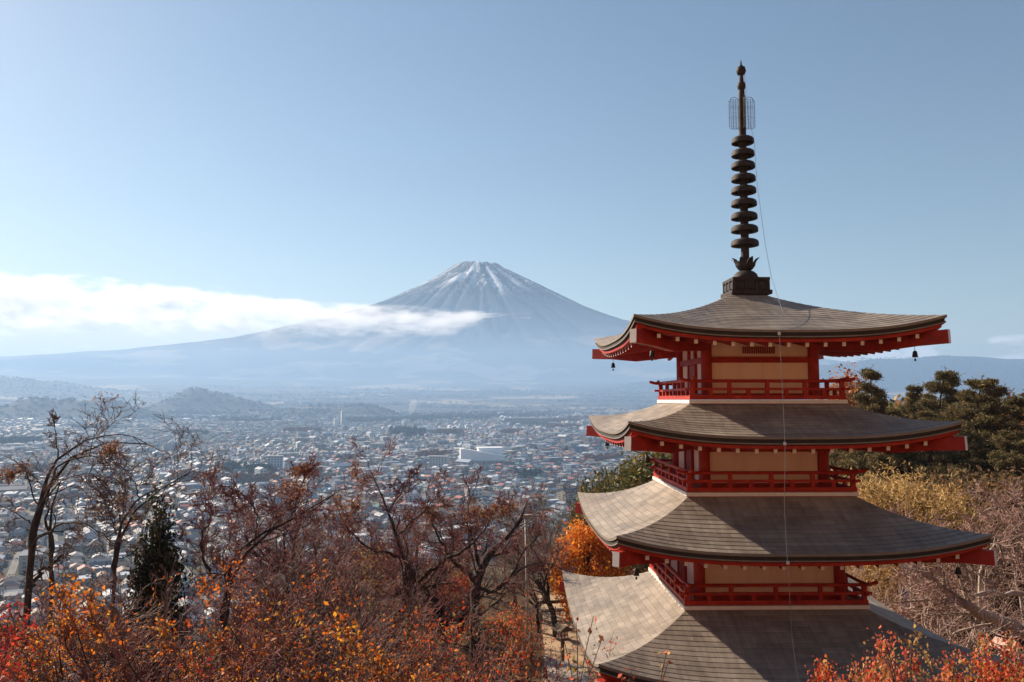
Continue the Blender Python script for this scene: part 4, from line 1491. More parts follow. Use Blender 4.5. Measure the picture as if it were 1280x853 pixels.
def resample(pts, rad, K=9):
    pts = np.asarray(pts, float); rad = np.asarray(rad, float)
    s = np.r_[0, np.cumsum(np.linalg.norm(np.diff(pts, axis=0), axis=1))]
    q = np.linspace(0, s[-1], K)
    # smooth with a little rounding
    P = np.stack([np.interp(q, s, pts[:, c]) for c in range(3)], 1)
    P[1:-1] = P[1:-1] * .5 + (P[:-2] + P[2:]) * .25
    return P, np.interp(q, s, rad)

def leaf_faces(O, per, size, cols, rs, spread=.1, aspect=.55, droop=.3, dirs=None):
    """Folded leaf quads scattered round points O."""
    n = len(O) * per
    p = np.repeat(O, per, 0) + rs.normal(size=(n, 3)) * spread
    a = rs.normal(size=(n, 3)); a[:, 2] -= droop; a = nrm(a)
    b = nrm(np.cross(a, rs.normal(size=(n, 3))))
    c = np.cross(a, b)
    k = size * rs.uniform(.42, 1.4, n)[:, None] ** 1.0
    V = np.stack([p, p + a * k * .5 + b * k * aspect * .5 + c * k * .12, p + a * k, p + a * k * .5 - b * k * aspect * .5 + c * k * .12], 1).reshape(-1, 3)
    cols = np.asarray(cols, float)
    q = np.repeat(rs.randint(len(cols), size=len(O)), per)
    q = np.where(rs.rand(n) < .35, rs.randint(len(cols), size=n), q)
    cc = cols[q] * rs.uniform(.7, 1.25, n)[:, None]
    return V, np.arange(n * 4).reshape(n, 4), cc

M_BARK = noise_mat('dark_bark', [(.022, .016, .014), (.05, .038, .032), (.085, .068, .058)], 4, .9, .5, stretch=(3, 3, .6))
M_TWIG = noise_mat('brown_twig', [(.13, .082, .068), (.22, .15, .125)], 2, .8)
M_TWIGRED = noise_mat('purple_brown_twig', [(.16, .052, .05), (.27, .11, .098)], 2, .8)
M_BARKPALE = noise_mat('pale_bark', [(.2, .15, .12), (.38, .30, .25), (.5, .41, .34)], 4, .85, .4, stretch=(3, 3, .6))
M_TWIGPALE = noise_mat('pale_twig', [(.30, .18, .15), (.46, .31, .265)], 2, .8)
M_TWIGOLIVE = noise_mat('olive_twig', [(.09, .065, .036), (.15, .11, .06)], 2, .8)
M_LEAF = tint_mat('autumn_leaf', .6, .3, trans=.5)
M_NEEDLE = tint_mat('needles', .7, .2, trans=.15)

ORANGE = [(.60, .14, .018), (.66, .19, .022), (.52, .10, .018), (.60, .24, .035), (.38, .07, .022), (.68, .22, .028)]
YELLOW = [(.68, .31, .035), (.66, .25, .03), (.6, .34, .06), (.52, .15, .025)]
REDOR = [(.58, .08, .025), (.66, .15, .03), (.45, .05, .025), (.60, .22, .05), (.30, .20, .05), (.5, .1, .04)]
CRIMSON = [(.45, .03, .022), (.52, .055, .028), (.34, .02, .018), (.55, .10, .045)]
PINKOR = [(.62, .14, .07), (.66, .22, .09), (.52, .10, .06), (.5, .3, .1), (.34, .26, .08), (.68, .17, .10)]
BRIGHT = [(.72, .24, .02), (.78, .30, .03), (.64, .17, .02), (.75, .36, .05)]
RUST = [(.22, .08, .035), (.3, .12, .04), (.16, .06, .035), (.25, .15, .06)]
GREENY = [(.17, .15, .035), (.12, .13, .03), (.25, .19, .05), (.09, .10, .03), (.32, .22, .06)]

class Proto:
    def __init__(self, parts):
        self.parts = parts
        self.h = max(m[2] for m in parts)
        self.top = max(parts, key=lambda m: m[2])[3]
PROTO_PARTS = []
def mesh_part(name, V, Fq, mat, cols=None, smooth=False):
    V = np.asarray(V); z = V[:, 2]
    hi = V[z > np.quantile(z, .97)]
    return (name, np_mesh(name, V, Fq, [mat], cols=cols, smooth=smooth), float(np.quantile(z, .995)), hi[:, :2].mean(0))

def cherry(seed, H=7.5, limbs=5, l2=6, l3=6, l4=6, bark=None, twig=None, leaf=None, per=0, size=.1, leafy=.5, spread=.10, open_=52, rmin=.008, trunk_h=.3, tropz=.10, wob=.24, aspect=.55):
    rs = np.random.RandomState(seed)
    bark = bark or M_BARK; twig = twig or M_TWIG
    tr = walk(np.zeros((1, 3)), np.array([[rs.normal() * .12, rs.normal() * .12, 1.]]), np.array([H * trunk_h]), 5, rs, .1, (0, 0, .05))
    tr[0, 0, 2] -= .6
    rt = np.linspace(.15, .105, 6)[None] * H / 7.5
    B1, r1 = sprout(tr, rt, limbs, 1.75, open_, 7, rs, .17, (0, 0, tropz), t0=.55, thin=.66)
    B2, r2 = sprout(B1, r1, l2, .58, 48, 6, rs, wob, (0, 0, tropz * .8), t0=.22, thin=.55, rmin=.012)
    B3, r3 = sprout(B2, r2, l3, .55, 46, 5, rs, wob, (0, 0, tropz * .6), t0=.15, thin=.5, rmin=.008)
    B4, r4 = sprout(B3, r3, l4, .52, 45, 3, rs, wob, (0, 0, .06), t0=.1, thin=.6, rmin=rmin)
    V1, F1 = ribbons(tr, rt, 9); V2, F2 = ribbons(B1, r1, 7); V3, F3 = ribbons(B2, r2, 5)
    Vt = np.concatenate([V1, V2, V3]); Ft = np.concatenate([F1, F2 + len(V1), F3 + len(V1) + len(V2)])
    B5, r5 = sprout(B4, r4, 2, .6, 50, 2, rs, .25, (0, 0, .05), t0=.1, thin=.8, rmin=rmin)
    V4, F4 = ribbons(B3, r3, 4); V5, F5 = ribbons(np.concatenate([B4[:, :3], B4[:, 1:], B5]), np.concatenate([r4[:, :3], r4[:, 1:], r5]), 3)
    Vc = np.concatenate([V4, V5]); Fc = np.concatenate([F4, F5 + len(V4)])
    parts = [mesh_part('trunk', Vt, Ft, bark, smooth=True), mesh_part('crown', Vc, Fc, twig)]
    if leaf is not None and per:
        ends = B4[:, 1:].reshape(-1, 3)
        # whole sprays keep or lose their leaves together
        f_ = fbm(ends[:, 0] * 1.3 + seed, ends[:, 1] * 1.3 + ends[:, 2] * 1.1, 2)
        keep = f_ >= np.quantile(f_, 1 - leafy)
        ends = ends[keep & (rs.rand(len(ends)) < .8)]
        V, F4_, cc = leaf_faces(ends, per, size, leaf, rs, spread, aspect)
        parts.append(mesh_part('leaves', V, F4_, M_LEAF, cols=cc))
    return Proto(parts)

def drawn_tree(limbs, d, seed, bark, twig, n2=6, n3=6, n4=5, leaf=None, per=0, size=.1, leafy=.3, len2=.42, base=None, rmin=.011, tropz=.06, depth=1.0, thick=.54):
    """A tree whose main limbs follow the photographed ones: (photo x, y, metres nearer or farther, radius in m)."""
    rs = np.random.RandomState(seed)
    x0, y0, z0 = base
    Ps, Rs = [], []
    for lb in limbs:
        pts = [np.array(at(a, b, d + c * depth)) - np.array((x0, y0, z0)) for a, b, c, _ in lb]
        P, r = resample(pts, [q[3] for q in lb], 15)
        P[1:] += rs.normal(size=(14, 3)) * np.minimum(r[1:, None] * .55, .045) + np.cumsum(rs.normal(size=(14, 3)) * .012, 0)
        r = r * rs.uniform(.86, 1.16, 15); Ps.append(P); Rs.append(r)
    # the first limb goes down to the ground
    P0 = np.concatenate([np.array([[0, 0, -.5]]), Ps[0]]); r0 = np.r_[Rs[0][0] * 1.35, Rs[0]]
    T0, q0 = resample(P0, r0, 12)
    B1 = np.array(Ps); r1 = np.array(Rs)
    r1 = np.maximum(r1 * thick, .012); q0 = np.maximum(q0 * thick, .02)
    B2, r2 = sprout(B1, r1, n2, len2, 55, 6, rs, .26, (0, 0, tropz), t0=.2, thin=.45, rmin=.012)
    r2 = np.minimum(r2, .035)
    B3, r3 = sprout(B2, r2, n3, .58, 48, 5, rs, .28, (0, 0, tropz), t0=.15, thin=.55, rmin=.007)
    B4, r4 = sprout(B3, r3, n4 + 3, .6, 48, 3, rs, .28, (0, 0, .05), t0=.1, thin=.6, rmin=rmin)
    V1, F1 = ribbons(T0[None], q0[None], 9); V2, F2 = ribbons(B1, r1, 7); V3, F3 = ribbons(B2, r2, 5)
    Vt = np.concatenate([V1, V2, V3]); Ft = np.concatenate([F1, F2 + len(V1), F3 + len(V1) + len(V2)])
    V4, F4 = ribbons(B3, r3, 4); V5, F5 = ribbons(B4, r4, 3)
    parts = [mesh_part('trunk', Vt, Ft, bark, smooth=True), mesh_part('crown', np.concatenate([V4, V5]), np.concatenate([F4, F5 + len(V4)]), twig)]
    if leaf is not None:
        ends = B4[:, 1:].reshape(-1, 3)
        f_ = fbm(ends[:, 0] * .8 + seed, ends[:, 2] * .8, 2)
        ends = ends[f_ >= np.quantile(f_, 1 - leafy)]
        V, F4_, cc = leaf_faces(ends, per, size, leaf, rs, .1)
        parts.append(mesh_part('leaves', V, F4_, M_LEAF, cols=cc))
    return Proto(parts)

def pine(seed, H=10, whorls=15, spread=3.2, cols=None, conical=.8, fine=.2, per=11, lo=.22):
    """Whorls of near-level branches, each carrying flat pads of needle sprays with gaps between the tiers."""
    rs = np.random.RandomState(seed)
    tr = walk(np.zeros((1, 3)), np.array([[.04, .02, 1.]]), np.array([H]), 14, rs, .05, (0, 0, .06))
    tr[0, 0, 2] -= .6
    tr[0, :, 2] *= H / tr[0, -1, 2]
    rt = np.linspace(.19, .02, 15)[None] * H / 10
    V1, F1 = ribbons(tr, rt, 8)
    Bs, Rr = [], []
    for q in range(whorls):
        f = lo + (1 - lo) * (q + rs.uniform(-.25, .25)) / whorls
        f = min(max(f, .1), .985)
        z = f * 14; i = min(int(z), 13); o = tr[0, i] * (1 - z + i) + tr[0, i + 1] * (z - i)
        nb = rs.randint(3, 6)
        a0 = rs.uniform(0, 6.3)
        for k in range(nb):
            aa = a0 + k * 2 * math.pi / nb + rs.uniform(-.4, .4)
            L = spread * max(.12, (1 - (f - lo) / (1 - lo)) ** conical) * rs.uniform(.5, 1.15)
            P = walk(o[None], np.array([[math.cos(aa), math.sin(aa), rs.uniform(.05, .4)]]), np.array([max(L, .35)]), 6, rs, .12, (0, 0, -.02))
            P[0, -2:, 2] += .05 * L
            Bs.append(P[0]); Rr.append(np.linspace(.05, .012, 7) * max(.3, L / spread))
    Bs = np.array(Bs); Rr = np.array(Rr)
    B2, r2 = sprout(Bs, Rr, 9, .40, 52, 4, rs, .2, (0, 0, .02), t0=.25, rmin=.010)
    B3, r3 = sprout(B2, r2, 4, .6, 50, 2, rs, .2, (0, 0, .06), t0=.3, rmin=.008)
    z0 = B2[:, :1, 2].copy()
    B2[:, :, 2] = z0 + (B2[:, :, 2] - z0) * .6
    par = np.repeat(np.arange(len(B2)), 4)
    zb = z0[par, 0][:, None]
    B3[:, :, 2] = zb + (B3[:, :, 2] - zb) * .72
    V2, F2 = ribbons(Bs, Rr, 5); V3, F3 = ribbons(B2, r2, 3); V4, F4 = ribbons(B3, r3, 3)
    Vt = np.concatenate([V1, V2, V3, V4]); Ft = np.concatenate([F1, F2 + len(V1), F3 + len(V1) + len(V2), F4 + len(V1) + len(V2) + len(V3)])
    tips = np.concatenate([B3[:, 1:].reshape(-1, 3), B2[:, 3:].reshape(-1, 3), tr[0, -2:]])
    V, F4_, cc = leaf_faces(tips, per, fine, cols or [(.16, .125, .05), (.11, .10, .042), (.20, .15, .06), (.065, .065, .03), (.25, .18, .075)], rs, (.11, .11, .06), .2, droop=-.9)
    return Proto([mesh_part('trunk', Vt, Ft, M_BARK, smooth=True), mesh_part('crown', V, F4_, M_NEEDLE, cols=cc)])

def leafy_tree(seed, H, rad, cols, n=230, per=34, size=.2, base=.25, mat=None, shape=1.0, spread=.3, aspect=.6):
    """A dense crown: leaf clumps round many small boughs, with gaps between the clumps."""
    rs = np.random.RandomState(seed)
    tr = walk(np.zeros((1, 3)), np.array([[.06, -.04, 1.]]), np.array([H * .8]), 7, rs, .08, (0, 0, .05))
    tr[0, 0, 2] -= .5
    rt = np.linspace(.035, .008, 8)[None] * H
    c = rs.normal(size=(n, 3)); c /= np.linalg.norm(c, axis=1)[:, None]
    rr = rs.uniform(.35, 1.0, n) ** .5
    lump = .72 + .55 * fbm(c[:, 0] * 2.2 + seed, c[:, 1] * 2.2 + c[:, 2] * 1.7, 2)
    z = base * H + (H * (1 - base)) * .5 * (1 + c[:, 2] * rr * lump * 1.0)
    wid = rad * (shape + (1 - shape) * np.clip(1.25 - (z / H - base) / (1 - base), .05, 1))
    C = np.stack([c[:, 0] * rr * lump * wid, c[:, 1] * rr * lump * wid, z], 1)
    # a bough from the trunk to each clump
    f = np.clip(C[:, 2] / (H * .8) - .18, .12, .98) * 7
    i = np.minimum(f.astype(int), 6); o = tr[0][i] * (1 - (f - i))[:, None] + tr[0][i + 1] * (f - i)[:, None]
    u = np.linspace(0, 1, 5)[None, :, None]
    Bp = o[:, None] * (1 - u) + C[:, None] * u + np.sin(u * math.pi) * np.array([0, 0, .12 * rad])
    Br = np.linspace(.011, .004, 5)[None].repeat(n, 0) * H * .25
    V1, F1 = ribbons(tr, rt, 8); V2, F2 = ribbons(Bp, Br, 4)
    V, F4_, cc = leaf_faces(C, per, size, cols, rs, spread, aspect)
    return Proto([mesh_part('trunk', np.concatenate([V1, V2]), np.concatenate([F1, F2 + len(V1)]), M_BARK, smooth=True), mesh_part('crown', V, F4_, mat or M_LEAF, cols=cc)])

def put(proto, name, loc, label, cat, group=None, scale=1.0, rz=0.0):
    r = empty(name, loc, rz)
    if not hasattr(scale, '__len__'): scale = (scale,) * 3
    r.scale = scale
    tag(r, label, cat, group)
    for nm, me, _, _ in proto.parts:
        link_mesh(nm, me, r)
    return r

def plant(proto, name, px, d, top, label, cat='tree', group=None, rz=0.0, wide=1.0):
    """Stands it on the ground so that its top shows in the photo's column px and row top, d metres out."""
    p = at(px, top, d)
    x, y = p.x, p.y
    c, s_ = math.cos(rz), math.sin(rz)
    for _ in range(4):
        g = gz(x, y)
        s = (p.z - g) / proto.h
        ox, oy = proto.top[0] * s * wide, proto.top[1] * s * wide
        x, y = p.x - (ox * c - oy * s_), p.y - (ox * s_ + oy * c)
    return put(proto, name, (x, y, gz(x, y)), label, cat, group, (s * wide, s * wide, s), rz)

def base_of(px, d):
    p = at(px, 600, d)
    return (p.x, p.y, gz(p.x, p.y))

# ---- drawn after the photograph: the tall bare tree on the left and the forked cherries
b = base_of(34, 24)
t1 = drawn_tree([
    [(36, 735, 0, .17), (38, 690, 0, .15), (44, 650, 0, .13), (52, 615, .2, .11), (62, 585, .4, .09), (80, 562, .6, .065), (104, 550, .9, .05), (128, 543, 1.2, .035), (160, 540, 1.5, .02), (182, 556, 1.7, .01)],
    [(48, 640, 0, .085), (58, 612, -.3, .075), (66, 590, -.6, .06), (80, 578, -.9, .05), (104, 572, -1.2, .035), (130, 574, -1.5, .025), (152, 590, -1.7, .012)],
    [(72, 572, .5, .04), (72, 552, .7, .03), (70, 535, .9, .02), (66, 522, 1, .01)],
    [(40, 682, 0, .07), (52, 672, -.5, .065), (66, 662, -1, .055), (84, 654, -1.4, .05), (104, 652, -1.8, .04), (130, 664, -2.2, .03), (142, 676, -2.4, .02)],
    [(38, 655, 0, .045), (24, 645, .4, .035), (8, 635, .8, .025), (-12, 630, 1.1, .015)],
    [(56, 610, .3, .035), (44, 596, .8, .028), (26, 588, 1.1, .02), (10, 592, 1.4, .012)],
    [(60, 612, -.3, .03), (78, 602, -.8, .026), (96, 594, -1.2, .022), (116, 592, -1.6, .018), (130, 606, -1.9, .012), (140, 622, -2, .008)],
], 24, 5, M_BARK, M_TWIG, n2=9, n3=6, n4=4, len2=.21, base=b, tropz=.02, leaf=RUST, per=1, size=.07, leafy=.12)
put(t1, 'bare_cherry_tree', b, 'tall bare dark tree arching over the town, farthest to the left', 'tree')
b = base_of(64, 26)
t2 = drawn_tree([
    [(66, 735, 0, .11), (64, 690, 0, .10), (60, 665, .1, .085), (54, 640, .2, .07), (60, 615, .3, .05), (72, 600, .4, .03)],
    [(36, 735, -.8, .11), (52, 715, -.8, .10), (66, 703, -.9, .085), (80, 692, -1, .07)],
], 26, 15, M_BARK, M_TWIG, n2=9, n3=5, n4=4, len2=.3, base=b)
put(t2, 'bare_cherry_tree', b, 'thin dark trunk close behind the tall bare tree', 'tree')
b = base_of(142, 23)
t3 = drawn_tree([
    [(143, 735, 0, .09), (143, 700, 0, .085), (143, 672, 0, .075), (150, 655, .2, .065), (160, 640, .4, .055), (174, 622, .6, .045), (196, 613, .9, .03), (215, 608, 1.2, .015), (236, 590, 1.4, .008)],
    [(174, 622, .6, .035), (171, 606, .5, .028), (160, 590, .3, .022), (144, 574, 0, .012)],
    [(146, 668, 0, .04), (138, 648, -.4, .03), (130, 625, -.7, .02), (120, 610, -1, .012)],
    [(150, 652, .2, .03), (170, 650, .6, .025), (190, 640, 1, .015)],
], 23, 25, M_BARK, M_TWIG, n2=10, n3=6, n4=4, len2=.4, base=b, leaf=RUST, per=1, size=.07, leafy=.1)
put(t3, 'bare_cherry_tree', b, 'bare forked tree between the tall bare tree and the dark evergreen', 'tree')
b = base_of(282, 21)
t4 = drawn_tree([
    [(282, 790, 0, .11), (283, 745, 0, .10), (286, 712, 0, .09), (300, 690, .2, .085), (318, 676, .4, .075), (340, 664, .7, .06), (366, 648, 1, .045), (390, 645, 1.3, .03), (420, 622, 1.6, .015)],
    [(262, 720, -.3, .06), (254, 695, -.4, .055), (249, 670, -.5, .05), (258, 655, -.4, .045), (266, 648, -.3, .035), (262, 632, -.2, .025), (258, 612, 0, .012)],
    [(318, 676, .4, .045), (322, 650, .2, .035), (316, 630, 0, .028), (300, 612, -.3, .02), (284, 606, -.5, .01)],
    [(340, 664, .7, .04), (352, 640, .9, .03), (372, 618, 1.2, .022), (388, 590, 1.4, .01)],
    [(286, 712, 0, .05), (272, 722, .6, .045), (262, 722, .9, .035), (250, 700, 1.2, .02), (236, 680, 1.5, .012)],
], 21, 35, M_BARK, M_TWIGRED, n2=12, n3=7, n4=5, len2=.30, base=b, tropz=.02, leaf=RUST, per=1, size=.075, leafy=.08)
put(t4, 'bare_cherry_tree', b, 'forked bare cherry with reddish twigs right of the dark evergreen', 'tree')
b = base_of(490, 27)
t5 = drawn_tree([
    [(490, 815, 0, .2), (480, 790, 0, .19), (500, 765, 0, .18), (512, 745, .1, .17), (525, 728, .2, .15), (518, 712, .3, .12), (505, 698, .4, .10), (496, 672, .6, .07), (486, 640, .9, .05), (470, 610, 1.2, .03), (462, 590, 1.4, .012)],
    [(525, 728, .2, .12), (538, 712, 0, .09), (556, 700, -.3, .07), (580, 690, -.6, .05), (604, 668, -1, .03), (620, 640, -1.2, .015)],
    [(528, 732, .2, .13), (540, 752, 0, .15), (552, 772, -.2, .17), (556, 800, -.4, .18)],
    [(512, 745, .1, .09), (490, 742, .5, .07), (468, 746, .9, .055), (444, 752, 1.2, .03)],
    [(505, 698, .4, .08), (488, 690, 0, .06), (462, 686, -.4, .045), (438, 664, -.8, .03), (424, 640, -1.1, .015)],
    [(496, 672, .6, .05), (512, 652, .9, .04), (530, 640, 1.2, .03), (552, 612, 1.5, .015)],
    [(486, 640, .9, .035), (500, 616, .6, .025), (514, 596, .3, .012)],
], 27, 45, M_BARK, M_TWIGRED, n2=13, n3=7, n4=5, len2=.28, thick=.8, base=b, leaf=RUST, per=1, size=.08, leafy=.2)
put(t5, 'cherry_tree', b, 'big bare cherry with two crossing black trunks in the middle of the thicket', 'tree')
b = base_of(595, 31)
t6 = drawn_tree([
    [(594, 800, 0, .24), (594, 770, 0, .22), (594, 745, 0, .2), (592, 725, .1, .18), (600, 710, .2, .13), (614, 690, .4, .1), (634, 676, .7, .075), (652, 655, 1, .05), (660, 628, 1.2, .025)],
    [(592, 725, .1, .15), (584, 716, 0, .12), (570, 706, -.3, .09), (552, 680, -.7, .06), (540, 655, -1, .04), (536, 630, -1.2, .02)],
    [(596, 735, 0, .1), (620, 742, .4, .08), (640, 715, .8, .07), (654, 690, 1.1, .06), (672, 670, 1.4, .03)],
    [(600, 710, .2, .08), (596, 684, 0, .06), (586, 655, -.2, .045), (590, 625, -.4, .025), (600, 606, -.5, .012)],
    [(640, 718, .8, .05), (662, 704, .6, .04), (688, 703, .3, .03), (704, 715, 0, .02)],
], 31, 55, M_BARK, M_TWIGRED, n2=13, n3=7, n4=5, len2=.28, thick=.8, base=b)
put(t6, 'cherry_tree', b, 'thick-trunked bare cherry standing just left of the pale lamp pole', 'tree')
b = base_of(1300, 25)
t7 = drawn_tree([
    [(1320, 850, 0, .26), (1310, 800, 0, .22), (1280, 783, 0, .17), (1240, 772, -.3, .16), (1212, 760, -.6, .14), (1188, 745, -.9, .115), (1164, 720, -1.2, .085), (1144, 704, -1.4, .05), (1126, 694, -1.6, .02)],
    [(1300, 742, .3, .09), (1268, 742, .2, .085), (1236, 743, 0, .075), (1206, 742, -.3, .065), (1172, 748, -.7, .055), (1138, 752, -1, .035), (1110, 752, -1.2, .015)],
    [(1225, 765, 0, .06), (1226, 735, 0, .06), (1227, 708, 0, .055), (1240, 690, .2, .05), (1248, 674, .4, .04), (1262, 664, .6, .03), (1290, 655, .9, .02)],
    [(1218, 735, -.2, .05), (1214, 712, -.5, .045), (1196, 690, -.8, .04), (1172, 676, -1.1, .03), (1150, 672, -1.3, .012)],
    [(1300, 690, .5, .08), (1276, 678, .5, .075), (1268, 655, .6, .07), (1262, 640, .8, .05), (1248, 630, 1, .035), (1220, 640, 1.2, .02)],
    [(1184, 748, -.9, .05), (1160, 766, -.8, .04), (1146, 778, -.7, .03), (1132, 784, -.6, .015)],
    [(1240, 690, .2, .035), (1262, 700, .5, .03), (1292, 712, .8, .02)],
    [(1172, 700, -1, .04), (1150, 690, -.5, .03), (1128, 668, 0, .022), (1112, 652, .4, .012)],
], 25, 65, M_BARKPALE, M_TWIGPALE, n2=14, n3=7, n4=5, len2=.30, thick=.9, base=b, tropz=.03)
put(t7, 'bare_cherry_tree', b, 'pale-barked bare tree reaching out in front of the slope, right of the pagoda', 'tree')

# ---- near cherries that still carry leaves
lc1 = cherry(101, leaf=ORANGE + YELLOW[:2], per=4, size=.085, leafy=.36, open_=58, l4=7)
lc2 = cherry(102, leaf=ORANGE, per=4, size=.085, leafy=.32, open_=62, l4=7, twig=M_TWIGRED)
lc3 = cherry(103, leaf=YELLOW + ORANGE[:3], per=4, size=.085, leafy=.32, open_=60, l4=7)
lc4 = cherry(104, leaf=REDOR, per=3, size=.07, leafy=.55, open_=56, l4=7)
lc5 = cherry(105, leaf=RUST + ORANGE[:2], per=2, size=.08, leafy=.16, open_=64, l4=8, twig=M_TWIGRED)
lc6 = cherry(106, leaf=CRIMSON, per=4, size=.075, leafy=.95, open_=56, l4=7)
G_NEAR = 'cherries in leaf below the viewpoint'
for args in (
    (lc1, 'cherry_tree', 70, 15, 722, 'orange-leaved cherry in front of the tall bare tree', .3),
    (lc3, 'cherry_tree', 168, 17, 738, 'cherry with yellow-orange leaves in front of the dark evergreen', 1.9),
    (lc2, 'cherry_tree', 300, 15.5, 708, 'bright orange cherry below the forked bare cherry', 2.7),
    (lc3, 'cherry_tree', 232, 13.5, 742, 'sparse yellow-leaved cherry crown near the bottom of the dark evergreen', 4.1),
    (lc5, 'cherry_tree', 405, 18, 724, 'mostly leafless pale-twigged cherry right of the bright orange one', .8),
    (lc4, 'cherry_tree', 604, 17, 764, 'dense red-orange cherry crown left of the wooden lantern', 3.3),
    (lc1, 'cherry_tree', 462, 13.5, 806, 'orange cherry in front of the crossing black trunks', 5.0),
    (lc4, 'cherry_tree', 560, 13.5, 818, 'red-brown leaved cherry below the thick-trunked bare cherry', 1.2),
    (lc5, 'cherry_tree', 130, 12, 782, 'tangle of pale leafless twigs beside the crimson maple', 2.2),
    (lc5, 'cherry_tree', 330, 12.5, 778, 'tangle of pale twigs in front of the bright orange cherry', 5.6),
    (lc2, 'cherry_tree', -30, 18, 716, 'orange cherry cut by the left edge of the picture', 3.9),
    (lc2, 'cherry_tree', 505, 19, 800, 'sparse reddish cherry under the crossing black trunks', .1),
):
    pr, nm, px_, d_, top_, lab_, rz_ = args
    plant(pr, nm, px_, d_, top_, lab_, 'tree', G_NEAR, rz_, .62 if 'lantern' in lab_ else 1.0)
plant(lc6, 'maple_tree', 4, 11.5, 778, 'crimson maple in the lower left corner', 'tree', None, .7)
mp1 = leafy_tree(111, 5.6, 1.25, PINKOR, n=430, per=46, size=.055, base=.3, spread=.085, aspect=.8)
mp2 = leafy_tree(112, 5.6, 1.2, PINKOR + REDOR[:3], n=400, per=46, size=.055, base=.3, spread=.085, aspect=.8)
plant(mp1, 'maple_tree', 1120, 10.8, 806, 'orange-pink maple in front of the lowest visible pagoda roof', 'tree', None, 1.1, .8)
plant(mp2, 'maple_tree', 1062, 10.4, 838, 'small orange maple left of the orange-pink maple', 'tree', None, 2.1, .6)
plant(mp1, 'maple_tree', 1172, 11.2, 838, 'small orange maple right of the orange-pink maple', 'tree', None, 3.9, .5)
plant(mp2, 'maple_tree', 1238, 11, 820, 'pink-red maple in the lower right corner', 'tree', None, 3.6, .72)
plant(mp1, 'maple_tree', 1284, 11.4, 818, 'orange-red maple cut by the lower right edge', 'tree', None, 5.2, .7)

# ---- bare cherries filling the slope
bc = [cherry(121, twig=M_TWIGRED, l4=7), cherry(122, twig=M_TWIG, open_=60, l4=7), cherry(123, twig=M_TWIGRED, open_=56, limbs=6, leaf=RUST, per=1, size=.08, leafy=.4), cherry(124, twig=M_TWIGOLIVE, open_=50, l4=7, leaf=GREENY, per=1, size=.07, leafy=.35)]
pc = [cherry(131, bark=M_BARKPALE, twig=M_TWIGPALE, open_=62, l3=5, l4=5, tropz=.05), cherry(132, bark=M_BARKPALE, twig=M_TWIGPALE, open_=58, l3=5, l4=5, leaf=RUST, per=1, size=.06, leafy=.25)]
G_BARE = 'bare cherries on the slope'
for i, (k, px_, d_, top_, lab_) in enumerate((
    (0, 400, 34, 588, 'reddish bare cherry whose crown touches the roofs left of centre'),
    (2, 440, 30, 628, 'bare purple-twigged cherry behind the crossing black trunks'),
    (0, 352, 30, 640, 'bare cherry behind the forked bare cherry'),
    (2, 310, 36, 618, 'thin bare crown with red leaves above the forked bare cherry'),
    (0, 540, 40, 632, 'bare cherry crown below the long white hall'),
    (1, 590, 44, 620, 'brown bare cherry just below the long white hall'),
    (0, 632, 42, 636, 'purple-brown bare cherry left of the pale lamp pole'),
    (3, 680, 46, 622, 'olive-brown bare tree behind the pale lamp pole'),
    (3, 712, 52, 606, 'olive-brown bare tree left of the third pagoda roof'),
    (1, 655, 36, 660, 'low bare tree around the pale lamp pole'),
    (3, 690, 40, 648, 'olive-twigged tree left of the bright orange maple'),
    (2, 470, 38, 640, 'rust-leaved bare cherry in the middle of the slope'),
    (1, 385, 26, 662, 'dark bare cherry right of the forked bare cherry'),
    (0, 560, 30, 668, 'bare purple cherry between the two thick trunks'),
    (3, 742, 60, 598, 'olive tree at the edge of the third pagoda roof'),
    (1, 620, 34, 690, 'low brown cherry at the foot of the thick trunk'),
    (0, 425, 24, 700, 'low bare cherry with crossing twigs left of the black trunks'),
    (2, 350, 22, 715, 'low rust-leaved cherry above the bright orange cherry')))  :
    plant(bc[k], 'bare_cherry_tree', px_, d_, top_, lab_, 'tree', G_BARE, i * 1.37)
for i, (k, px_, d_, top_, lab_) in enumerate((
    (0, 1240, 34, 612, 'pinkish bare tree behind the pale-barked tree'),
    (1, 1175, 31, 650, 'pale bare tree below the golden bamboo'),
    (0, 1120, 29, 684, 'pale twiggy tree under the third pagoda roof'),
    (1, 1285, 30, 640, 'pale bare tree cut by the right edge of the picture'),
    (0, 1200, 27, 700, 'low pale tree behind the long dark limb'),
    (1, 1080, 33, 690, 'pale twigs beside the lowest balcony'),
    (0, 1262, 22, 745, 'low pale tree above the pink-red maple'))):
    plant(pc[k], 'bare_cherry_tree', px_, d_, top_, lab_, 'tree', 'pale bare trees right of the pagoda', i * 2.1 + .4)

